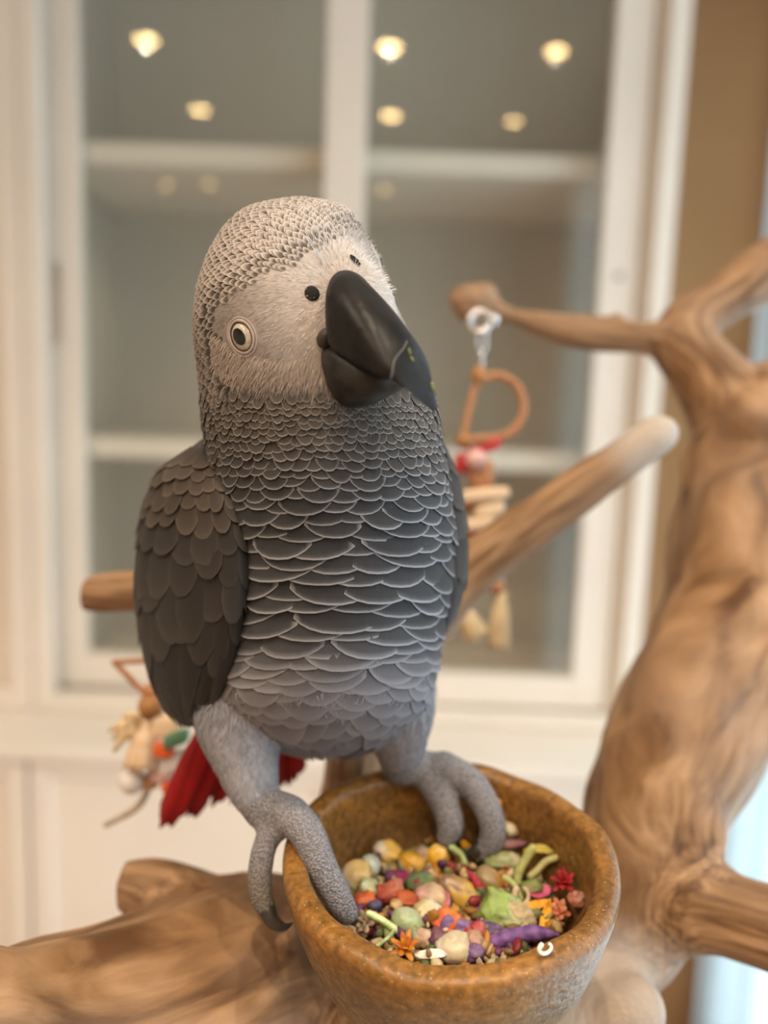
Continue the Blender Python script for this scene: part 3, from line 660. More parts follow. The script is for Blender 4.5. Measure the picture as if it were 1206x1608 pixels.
while th < 2.5:
    dth = float(np.interp(th, [.4, .9, 1.4, 2.2], [.048, .060, .074, .085])); circ = 2*math.pi*math.sin(th)
    n = max(10, int(circ/(dth*1.18)))
    for k in range(n):
        ph = (k+.5*(row % 2)+random.uniform(-.15, .15))*2*math.pi/n; t0 = th+random.uniform(-.2, .2)*dth
        P0, N0 = Shead([t0], [ph]); P0, N0 = P0[0], N0[0]; x, y_, d = PX(P0)
        if y_ > 640 or in_face(P0+np.random.randn(3)*.0007, N0): continue
        dist = np.linalg.norm(P0-CERE); tt = float(sstep(.014, .052, dist)); g = random.uniform(.9, 1.1)
        crown = float(sstep(560, 420, y_))
        cen = lerp(lerp((.235, .20, .175), (.034, .027, .023), tt), (.075, .060, .050), .5*crown)*g
        edg = lerp(lerp((.66, .61, .58), (.26, .225, .20), tt), (.58, .515, .47), .55*crown)*g
        nf = any(in_face(P0+q*.0032, N0) for q in (hR, -hR, hD, -hD)); ks = .72 if nf else 1.0
        hwid = .62*ks*dth*1.18/math.sin(t0) if math.sin(t0) > .1 else .1
        Pf, fc, rim, uv = feather_verts(Shead, t0, ph, dth*ks*random.uniform(1.9, 2.4), hwid*random.uniform(.8, 1.05), 4, 5, .0001, .0010*ks*ks, .0003*ks, .5)
        small.add(Pf, fc, fcol(rim, cen, edg, .62, 1.0), uv*np.array([.12, .02, 1]))
    th += dth; row += 1
pl = small.build('plumage', M['feather'], bird); pl['kind'] = 'stuff'; pl['label'] = 'small scalloped grey feathers of head, neck and back'

# fine fuzz on the bare face and forehead
def build_fuzz():
    v = []; f = []; c = []
    n = 0
    while n < 26000:
        t = math.acos(random.uniform(math.cos(1.75), 1)); p = random.uniform(0, 2*math.pi)
        dv = math.cos(t)*ax+math.sin(t)*(math.cos(p)*e1+math.sin(p)*e2); P, N = hit_hc(dv); n += 1
        fore = np.linalg.norm(P-W(560, 390, .222)) < .016
        if not (fore or in_face(P+np.random.randn(3)*.0012, N)): continue
        x, y_, d = PX(P)
        if np.hypot(x-379, y_-529) < 32: continue
        fl = P-CERE; fl = fl-np.dot(fl, N)*N; fl = unit(fl+.25*np.random.randn(3)*np.linalg.norm(fl)*.5); sd = np.cross(N, fl)
        L = random.uniform(.0009, .0019); wd = .0001; up = random.uniform(.03, .14)+(.55 if fore and random.random() < .25 else 0); L *= 1.6 if up > .4 else 1
        b = len(v); q = [P+sd*wd, P-sd*wd, P+fl*L*.55+N*L*up*.7+sd*wd*.7, P+fl*L*.55+N*L*up*.7-sd*wd*.7, P+fl*L+N*L*up]
        v += q; f += [(b, b+1, b+3, b+2), (b+2, b+3, b+4)]
        dist = np.linalg.norm(P-CERE); cc = lerp(lerp((.64, .595, .57), (.29, .25, .23), float(sstep(.012, .036, dist))), (.20, .17, .155), float(sstep(.034, .046, dist))*float(sstep(570, 630, y_)))*random.uniform(.68, 1.15); c += [cc]*5
    # cheek fringe: longer filaments that run from the bare face down over the first neck rows
    for i in range(5200):
        x = random.uniform(335, 610); y0 = np.interp(x, [335, 370, 430, 480, 520, 610], [560, 590, 606, 606, 616, 640])+random.uniform(-40, 16); P, N = hit_px(x, y0)
        fl = P-CERE; fl = fl-np.dot(fl, N)*N; fl = unit(unit(fl)-.7*cu_+.22*np.random.randn(3)); fl = unit(fl-np.dot(fl, N)*N); sd = np.cross(N, fl)
        L = random.uniform(.0016, .0038); wd = .0001; up = random.uniform(.14, .30); b = len(v)
        v += [P+sd*wd, P-sd*wd, P+fl*L*.5+N*L*up*.8+sd*wd*.8, P+fl*L*.5+N*L*up*.8-sd*wd*.8, P+fl*L+N*L*up]; f += [(b, b+1, b+3, b+2), (b+2, b+3, b+4)]
        tt = float(np.clip((y0-585)/45+random.uniform(-.3, .3), 0, 1))*(.75+.25*(x < 480)); cc = lerp((.33, .28, .25), (.085, .070, .061), tt)*random.uniform(.75, 1.25); c += [cc]*3+[cc*1.3]*2
    o = from_py('face_fuzz', v, f, M['fuzz'], bird); set_col(o.data, np.array(c)); o['kind'] = 'stuff'; o['label'] = 'fine white fuzz on the face and forehead'
build_fuzz()

# loose down on the lower belly and thighs
def build_down():
    me = body.data; co = coords(me); fcs = [p for p in me.polygons]; cen = np.array([p.center[:] for p in fcs]); nr = np.array([p.normal[:] for p in fcs])
    d = cen-CAM; dep = d@cf; py = CY-F*(d@cu_)/dep; sc = np.empty(len(co)); me.attributes['scaly'].data.foreach_get('value', sc)
    fs = np.array([sc[list(p.vertices)].mean() for p in fcs]); ok = np.nonzero((py > 1050) & (fs < .35))[0]; pr = sstep(1030, 1160, py[ok])+.02; pr /= pr.sum()
    v = []; f = []; c = []
    for q in np.random.choice(ok, 15000, p=pr):
        P, N = cen[q], nr[q]; t = -cu_+.25*np.random.randn(3); t = unit(t-np.dot(t, N)*N); sd = np.cross(N, t); thigh = float(sstep(1100, 1170, py[q]))
        L = random.uniform(.0028, .0052)*(1-.45*thigh); wd = random.uniform(.00012, .00026); up = random.uniform(.12, .34)*(1-.5*thigh); b = len(v)
        v += [P+sd*wd, P-sd*wd, P+t*L*.5+N*L*up*.75+sd*wd, P+t*L*.5+N*L*up*.75-sd*wd, P+t*L+N*L*up*.9]; f += [(b, b+1, b+3, b+2), (b+2, b+3, b+4)]
        c += [np.array((.32, .32, .355))*random.uniform(.75, 1.2)]*5
    o = from_py('down', v, f, M['fuzz'], bird); set_col(o.data, np.array(c)); o['kind'] = 'stuff'; o['label'] = 'loose pale grey down on belly and thighs'
build_down()

# --- eyes
def eye(P, N, tilt):
    e = empty('eye'); e.parent = bird
    N = unit(N); a = unit(tilt-np.dot(tilt, N)*N); b = np.cross(N, a); R = .0041; c = P-N*.0013
    v, f = ellipsoid_geo(c, [a*R*1.15, b*R*.93, N*R*.62], 28, 20); from_py('iris', v, f, M['iris'], e)
    def cap(r, h, name, m):
        vv = [c+N*(R*.62*math.sqrt(max(0, 1-(r/R)**2*.8))+h+.00012)]; ns = 28; rr = [.5, 1.0]
        for q in rr:
            for k in range(ns):
                t = 2*math.pi*k/ns; x_, y_ = r*q*math.cos(t)*1.18, r*q*math.sin(t)*.84
                zz = R*.62*math.sqrt(max(0, 1-(x_/(R*1.15))**2-(y_/(R*.93))**2)); vv.append(c+a*x_+b*y_+N*(zz+h))
        vv[0] = c+N*(R*.62+h)
        ff = [(0, 1+k, 1+(k+1) % ns) for k in range(ns)]+[(1+k, 1+ns+k, 1+ns+(k+1) % ns, 1+(k+1) % ns) for k in range(ns)]
        from_py(name, vv, ff, m, e)
    cap(.0023, .0001, 'pupil', M['black'])
    def ring(ra, rb, th_, m, nm, h):
        ns = 40; pts = []; vv = []; ff = []
        for k in range(ns):
            t = 2*math.pi*k/ns; o = c+a*ra*math.cos(t)+b*rb*math.sin(t)+N*h; out = unit(a*math.cos(t)+b*math.sin(t))
            for j in range(8):
                q = 2*math.pi*j/8; vv.append(o+th_*(math.cos(q)*out+math.sin(q)*N*.9))
        for k in range(ns):
            for j in range(8): ff.append((k*8+j, ((k+1) % ns)*8+j, ((k+1) % ns)*8+(j+1) % 8, k*8+(j+1) % 8))
        from_py(nm, vv, ff, m, e)
    ring(.0043, .0035, .00028, M['lid_dark'], 'eyelid_rim', .0012); ring(.0049, .0040, .00045, M['lid'], 'eyelid', .0012)
    ring(.0058, .0048, .00035, M['lid'], 'eyelid', .0010)
P, N = hit_px(379, 529); eye(P, N, W(410, 560, .22)-W(345, 500, .22))
Q = mirror(P); Q, N2 = hit_hc(Q-HC); eye(Q, N2, hD)
# --- nostrils
for (px, py, ra, rb, tx, ty) in ((490, 461, 12, 13, .3, 1), (557, 410, 5, 13, .45, .9)):
    P, N = hit_px(px, py); s = .21/F; t = unit(tx*cx_-ty*cu_); t = unit(t-np.dot(t, N)*N); b = np.cross(N, t)
    v, f = ellipsoid_geo(P+N*(.0001 if ra > 10 else .0005), [t*rb*s, b*ra*s, N*.0003], 20, 10); from_py('nostril', v, f, M['hole'], bird)
# --- beak
bR = camv(-.64, -.48, .60)
def solve_on_ray(px, py, A, off):              # point on the sight line whose distance from the beak's midplane is off
    r = ray(px, py); t = (off-np.dot(CAM-A, bR))/np.dot(r, bR); return CAM+r*t
ridge = [(530, 424, .2080), (542, 434, .2025), (566, 460, .1965), (597, 500, .1918), (629, 548, .1895), (657, 596, .1895), (676, 628, .1910), (685, 644, .1920)]
tomi = [(526, 516), (519, 552), (552, 578), (588, 594), (618, 602), (645, 619), (670, 639), (683, 647)]
halfw = [.0100, .0115, .0108, .0092, .0070, .0044, .0019, .0006]
def build_beak():
    st = []
    for (ax_, ay, ad), (tx, ty), hw in zip(ridge, tomi, halfw):
        A = W(ax_, ay, ad); B = solve_on_ray(tx, ty, A, hw); st.append((A, B))
    A = catmull(np.array([s[0] for s in st]), 5); B = catmull(np.array([s[1] for s in st]), 5)
    v = []; f = []; prof_ = [(0, 1.0), (.15, 1.01), (.40, .95), (.62, .83), (.80, .64), (.92, .42), (.985, .20)]
    ncol = None
    for a, b in zip(A, B):
        side = b-a; lat = np.dot(side, bR); dn = side-lat*bR
        row = [a+dn*(1-h)+bR*lat*q for h, q in prof_]
        row = row+[a]+[p-2*np.dot(p-a, bR)*bR for p in reversed(row)]
        ncol = len(row); v += row
    n = len(A)
    for i in range(n-1):
        for k in range(ncol): f.append((i*ncol+k, i*ncol+(k+1) % ncol, (i+1)*ncol+(k+1) % ncol, (i+1)*ncol+k))
    f.append(tuple(range(ncol-1, -1, -1))); f.append(tuple((n-1)*ncol+k for k in range(ncol)))
    o = from_py('upper_beak', v, f, M['beak'], bird); sb = o.modifiers.new('s', 'SUBSURF'); sb.levels = sb.render_levels = 1
    o['label'] = 'black hooked upper beak'
    bb = BVHTree.FromPolygons([V(p) for p in v], f)
    def on_beak(px, py):
        h = bb.ray_cast(V(CAM), V(unit(ray(px, py)))); return np.array(h[0])-unit(ray(px, py))*.00018
    try:
        tube('beak_crack', [on_beak(*q) for q in ((639, 536), (633, 548), (624, 558), (618, 570), (616, 584), (614, 594))], .00017, M['crack'], o, 6, smooth_n=3)
        for (px, py, a_, b_) in ((643, 552, 3, 6), (647, 564, 3, 4), (679, 606, 4, 7)):
            q = on_beak(px, py); s_ = .19/F; gv, gf = ellipsoid_geo(q, [cx_*a_*s_-cu_*s_*2, cu_*b_*s_, cf*.0003], 10, 8); from_py('food_speck', gv, gf, M['speck'], o)
    except TypeError: print('beak detail missed')
    # lower beak: a scoop under the upper one
    sec = [(504, 566, .2110, 10, .0030), (510, 572, .2095, 26, .0055), (522, 584, .2075, 40, .0075), (540, 593, .2055, 46, .0085), (562, 598, .2035, 43, .0088), (590, 600, .2010, 32, .0080), (618, 600, .1990, 18, .0060), (636, 601, .1980, 7, .0030)]
    v = []; f = []; ns = 20; Q = catmull(np.array(sec), 4)
    for (px, py, d, hh, hw) in Q:             # upright oval slices, deeper than they are high towards the jaw
        c = W(px, py, d+.006)
        for k in range(ns):
            t = 2*math.pi*k/ns; v.append(c+cf*hw*1.5*math.cos(t)-cu_*(hh*d/F)*math.sin(t))
    for i in range(len(Q)-1):
        for k in range(ns): f.append((i*ns+k, i*ns+(k+1) % ns, (i+1)*ns+(k+1) % ns, (i+1)*ns+k))
    f.append(tuple(range(ns-1, -1, -1))); f.append(tuple((len(Q)-1)*ns+k for k in range(ns)))
    o = from_py('lower_beak', v, f, M['beak2'], bird); o['label'] = 'dull black lower beak'
    # grey bare patch at the corner of the beak
    P, N = hit_px(512, 528); s = .212/F; v, f = ellipsoid_geo(W(512, 531, .2090), [cx_*15*s+cu_*3*s, cu_*16*s, cf*.0035], 18, 12)
    from_py('gape_skin', v, f, M['cere_dark'], bird)
build_beak()
# --- claws
for pts, r in ((((420, 1430, .2505), (428, 1446, .249), (445, 1456, .2485), (458, 1450, .249)), (14, 11, 7, 2)), (((712, 1312, .283), (700, 1318, .2835), (688, 1314, .285)), (14, 9, 3)),
               (((752, 1334, .2795), (738, 1342, .280), (726, 1336, .281)), (13, 9, 3)), (((547, 1436, .2465), (556, 1446, .247), (560, 1456, .248)), (12, 8, 3)), (((640, 1262, .317), (642, 1280, .318), (650, 1290, .318)), (12, 8, 3))):
    A = [W(*p) for p in pts]; R_ = [q*p[2]/F for p, q in zip(pts, r)]; tube('claw', A, R_, M['claw'], bird, 12, smooth_n=4)
# --- wings
def wing(rows, frows, name_label, vis=True):
    R_ = Rings(rows, 21); v, f = R_.mesh(40, 6); wm = remesh(v, f, .0014, 3); wo = link('wing', wm, M['bird'], bird)
    set_col(wm, np.tile((.06, .056, .056), (len(wm.vertices), 1))); at = wm.attributes.new('scaly', 'FLOAT', 'POINT'); wo['label'] = name_label
    bk = Bucket()
    for ri, (y0, ln, hw, amin, amax, nm, cen, edg) in enumerate(frows):
        L, R2 = np.interp(y0+ln*.4, R_.ys, R_.t[0]), np.interp(y0+ln*.4, R_.ys, R_.t[1]); wpx = max(10, (R2-L)/2)
        n = max(2, int(round((amax-amin)*wpx*.8/(1.25*hw)))); st = (amax-amin)/n
        for k in range(n+1):
            a = amin+(k+.5*(ri % 2)-.25)*st+random.uniform(-.1, .1)*st; g = random.uniform(.78, 1.18)
            l = ln*random.uniform(.85, 1.25); yb = y0+random.uniform(-.14, .14)*ln; l = min(l, R_.y1-2-yb)
            Pf, fc, rim, uv = feather_verts(R_.pn, yb, a, l, hw*random.uniform(.9, 1.15)/wpx, 6, 9, .0003, random.uniform(.0006, .0014), .0003, .42 if hw < 22 else .3, random.uniform(-.15, .25))
            one(nm, Pf, fc, fcol(rim, np.array(cen)*g, np.array(edg)*g, .8, 1), uv*np.array([hw*.018, .02, 1]), M['wingf'], wo)
    return wo
dk, dk2 = (.029, .025, .023), (.050, .043, .039)
rw = [(688, 318, 334, .2560, .004, .003), (715, 284, 350, .2565, .010, .008), (742, 247, 362, .2570, .013, .012), (790, 226, 378, .2570, .0155, .016), (850, 217, 388, .2580, .016, .019), (900, 214, 388, .2590, .016, .0205),
      (960, 217, 382, .2610, .015, .0205), (1020, 225, 372, .2640, .013, .0185), (1070, 238, 355, .2675, .010, .015), (1110, 258, 336, .2710, .007, .010), (1142, 288, 314, .2740, .003, .004)]
fr = [(1000, 135, 17, -1.5, 1.4, 'flight_feather', (.020, .018, .0175), (.038, .034, .032)), (960, 150, 20, -1.45, 1.3, 'flight_feather', (.022, .0195, .019), (.042, .037, .034)),
      (915, 120, 26, -1.5, 1.3, 'covert_feather', dk, dk2), (872, 105, 27, -1.5, 1.35, 'covert_feather', dk, dk2), (835, 85, 25, -1.5, 1.4, 'covert_feather', dk, dk2), (803, 68, 22, -1.5, 1.45, 'covert_feather', dk, dk2),
      (778, 52, 18, -1.5, 1.45, 'covert_feather', (.046, .037, .031), (.080, .066, .054)), (757, 42, 15, -1.5, 1.5, 'covert_feather', (.050, .040, .033), (.088, .072, .058)), (738, 36, 13, -1.5, 1.5, 'covert_feather', (.055, .043, .035), (.098, .080, .063)), (720, 32, 12, -1.4, 1.5, 'covert_feather', (.055, .043, .035), (.098, .080, .063)), (702, 30, 11, -1.3, 1.4, 'covert_feather', (.055, .043, .035), (.098, .080, .063))]  # shoulder coverts browner, with their highlight put into the feather colour
wing(rw, fr, 'dark grey folded wing seen broadside')
lw = [(690, 676, 696, .2800, .008, 0), (760, 680, 722, .2800, .016, 0), (850, 672, 735, .2820, .020, 0), (915, 668, 731, .2860, .019, 0), (960, 672, 716, .2900, .013, 0), (1010, 676, 694, .2960, .005, 0)]
fl = [(880, 110, 16, -1, 1.6, 'flight_feather', (.035, .034, .036), (.075, .073, .076)), (820, 95, 18, -1, 1.6, 'covert_feather', dk, dk2), (770, 75, 17, -1, 1.6, 'covert_feather', dk, dk2), (730, 55, 14, -1, 1.6, 'covert_feather', dk, dk2), (700, 45, 12, -1, 1.6, 'covert_feather', dk, dk2)]
wing(lw, fl, 'dark folded wing, mostly hidden behind the body')
# --- tail
tail = empty('tail'); tail.parent = bird; tail['label'] = 'bright red tail'
tips = [(246, 1308, .318), (263, 1302, .321), (281, 1287, .319), (298, 1286, .323), (314, 1264, .321), (336, 1266, .326), (350, 1248, .324), (367, 1264, .328), (390, 1262, .330), (430, 1245, .331), (448, 1240, .332), (466, 1222, .333), (492, 1196, .335)]
for i, (px, py, d) in enumerate(tips):
    base = W(335+i*11, 1112, .300+.001*i); tip = W(px, py, d); ax2 = tip-base; Lh = np.linalg.norm(ax2); ax2 = ax2/Lh
    nrm = unit(-cf-np.dot(-cf, ax2)*ax2+.35*cu_); sd = unit(np.cross(nrm, ax2)); nrm = np.cross(ax2, sd)
    nu, nv = 9, 7; Pv = []; rim = []; uv = []
    for a in np.linspace(0, 1, nu):
        for b in np.linspace(-1, 1, nv):
            wd = .0046*min(1, .35+a*1.6)*(1 if a < .85 else 1-.35*((a-.85)/.15)**2)
            Pv.append(base+ax2*Lh*a*(1-.06*abs(b)**2*(a > .8)-(.11*random.random() if a == 1 else 0))+sd*wd*b-nrm*(.0022*b*b)+nrm*(.0022*(i % 2))); rim.append(max(a, abs(b))); uv.append((b*.25, a*.1, 0))
    fc = [(r*nv+c, (r+1)*nv+c, (r+1)*nv+c+1, r*nv+c+1) for r in range(nu-1) for c in range(nv-1)]
    one('tail_feather', np.array(Pv), fc, fcol(np.array(rim), (.34, .008, .009), (.20, .004, .006), .7, 1)*random.uniform(.85, 1.1), np.array(uv), M['red'], tail)
# ------------------------------------------------------------------ food in the bowl
M['food'] = mat('dried_food', (.5, .4, .3), .5, .35, attr='Col', noise_amt=.22, noise_scale=420, bump=.25, bump_scale=500)
M['shiny'] = mat('moist_food', (.5, .4, .3), .3, .45, attr='Col', noise_amt=.15, noise_scale=300)
def inner_r(h): return float(np.interp(h, [0, .003, .010, .022, .034, .044], [.0475, .046, .0452, .0425, .036, .025]))
def food_pos(px, py, s, h0=.022):
    h = h0
    P = on_plane(px, py, h)
    while h > .0:
        P = on_plane(px, py, h); r = np.linalg.norm((P-BC)-np.dot(P-BC, be3)*be3)
        if r+s*.45 < inner_r(h): break
        h -= .001
    return P
def frame_for(ang):                    # image-plane angle (degrees, 0 = image right, 90 = image up) laid on the food surface
    t = math.cos(math.radians(ang))*cx_+math.sin(math.radians(ang))*cu_
    a = unit(t-.55*np.dot(t, be3)*be3); n = unit(be3-np.dot(be3, a)*a-.45*cf); n = unit(n-np.dot(n, a)*a); return a, np.cross(n, a), n
def blob(name, c, axes, col, col2=None, lump=.12, seed=0, sq=1.0, split=0.0, m='food', parent=None, nu=20, nv=14):
    v, f = ellipsoid_geo((0, 0, 0), np.eye(3), nu, nv); A = np.asarray(axes); out = []; cols = []
    for p in v:
        q = np.sign(p)*np.abs(p)**sq; q = q*(1+lump*1.3*noise.noise(Vector(p)*1.7+Vector((seed, seed*1.3, 0)))+.9*lump*noise.noise(Vector(p)*3.6+Vector((0, seed, seed)))+.35*lump*noise.noise(Vector(p)*9+Vector((seed, 0, seed))))
        out.append(np.asarray(c)+q@A)
        t = float(sstep(-.25, .25, p[0]-split+.8*noise.noise(Vector(p)*2.4+Vector((seed, 0, 0))))) if col2 is not None else 0
        cols.append(lerp(col, col2, t) if col2 is not None else np.asarray(col))
    o = from_py(name, out, f, M[m], parent); set_col(o.data, np.array(cols)*.74); return o
def item(kind, px, py, s1, s2, ang, col, label, cat, col2=None, h0=.022, m='food'):
    d0 = .255; u = 1.10*d0/F; L1, L2 = s1*u/2, s2*u/2; P = food_pos(px, py, 2*max(L1, L2)*.8, h0); a, b, n = frame_for(ang); sd = px*.37+py*.11
    if kind == 'kernel':               # rounded tooth with a narrower pale root
        o = blob('corn_kernel', P, [a*L1, b*L2, n*L2*.75], col, col2, .14, sd, .8, .25, 'shiny')
        for vtx in o.data.vertices:
            q = np.array(vtx.co)-P; t = np.dot(q, a)/L1
            if t > 0: q = q-b*np.dot(q, b)*.38*t-n*np.dot(q, n)*.3*t
            vtx.co = V(P+q)
    elif kind == 'pea': o = blob('pea', P, [a*L1, b*L2, n*L2], col, col2, .05, sd, 1, .6, 'shiny')
    elif kind == 'chunk': o = blob('vegetable_chunk', P, [a*L1, b*L2, n*min(L1, L2)*.8], col, col2, .22, sd, .55, .2)
    elif kind == 'seed': o = blob('seed', P, [a*L1, b*L2, n*min(L1, L2)*.7], col, col2, .2, sd, .9, .1)
    elif kind == 'pod':
        o = empty('pod'); k = 9; T = np.linspace(-1, 1, k); pts = [P+a*L1*t+b*L2*.5*(1-t*t)+n*L2*.25*math.sin(3*t) for t in T]; r = [L2*math.sqrt(max(.03, 1-abs(t)**2.2))*.8*(1+.12*math.sin(9*t+sd)) for t in T]
        v, f = tube_geo(catmull(np.array(pts), 3), catmull(np.array(r)[:, None], 3)[:, 0], 12); bpy.data.objects.remove(o)
        o = from_py('dried_pod', v, f, M[m]); set_col(o.data, np.array([lerp(col, col2 if col2 is not None else col, .5+.5*math.sin(i*.13)) for i in range(len(v))]))
    elif kind == 'stick':
        T = np.linspace(-1, 1, 5); pts = [P+a*L1*t+b*L2*.6*math.sin(2*t+sd)+n*.0012 for t in T]; v, f = tube_geo(catmull(np.array(pts), 3), np.full(13, L2*.8), 9)
        o = from_py('stem_piece', v, f, M[m]); set_col(o.data, np.array([lerp(col, col2 if col2 is not None else col, (i % 9)/9) for i in range(len(v))]))
    elif kind == 'petal':
        v = []; f = []; c = []; nu, nv = 7, 5
        for th_ in (0, 1):
            for i in range(nu):
                for j in range(nv):
                    t = i/(nu-1)*2-1; q = j/(nv-1)*2-1; wd = math.sqrt(max(.02, 1-t*t))
                    v.append(P+a*L1*t+b*L2*wd*q+n*(L2*.5*q*q+L1*.25*math.sin(2*t+sd)-th_*.0005)); c.append(lerp(col, col2 if col2 is not None else col, (t+1)/2))
        N_ = nu*nv
        for i in range(nu-1):
            for j in range(nv-1): k = i*nv+j; f += [(k, k+1, k+nv+1, k+nv), (N_+k, N_+k+nv, N_+k+nv+1, N_+k+1)]
        bd = [j for j in range(nv)]+[i*nv+nv-1 for i in range(1, nu)]+[(nu-1)*nv+j for j in range(nv-2, -1, -1)]+[i*nv for i in range(nu-2, 0, -1)]
        for k in range(len(bd)): p, q = bd[k], bd[(k+1) % len(bd)]; f.append((p, N_+p, N_+q, q))
        o = from_py('petal', v, f, M[m]); set_col(o.data, np.array(c))
    elif kind == 'flower':
        o = empty('dried_flower'); rnd = random.Random(int(sd*10))
        for k in range(13):
            t = k*2.4; rr = .25+.7*(k/13); dv = unit(a*math.cos(t)*rr+b*math.sin(t)*rr+n*(1.05-rr)); sd_ = unit(np.cross(dv, n+.01*a)); q = P+dv*L1*.45*rr
            pc = lerp(col, col2 if col2 is not None else col, rnd.random())
            v, f = ellipsoid_geo(q, [dv*L1*.55, sd_*L2*.26, np.cross(dv, sd_)*L2*.10], 8, 6); po = from_py('petal', v, f, M[m], o); set_col(po.data, np.tile(pc, (len(v), 1)))
    elif kind == 'curl':
        T = np.linspace(.3, 5.4, 16); pts = [P+a*L1*math.cos(t)*.8+b*L2*math.sin(t)*.8+n*.0008*t/5 for t in T]; v, f = tube_geo(pts, np.linspace(.0011, .0006, 16)*min(1, s1/20), 8); o = from_py('curled_sprout', v, f, M[m]); set_col(o.data, np.tile(col, (len(v), 1)))
    tag(o, label, cat, 'mixed food in the bowl'); return o
YEL, PALE, WHT, GRN, PGRN = (.80, .42, .04), (.78, .62, .36), (.80, .72, .58), (.12, .17, .04), (.52, .58, .34)
RED, ORG, PUR, VIO, TAN, BRN, MAG = (.42, .025, .02), (.75, .16, .03), (.10, .035, .10), (.26, .14, .38), (.60, .42, .24), (.22, .13, .07), (.34, .03, .12)
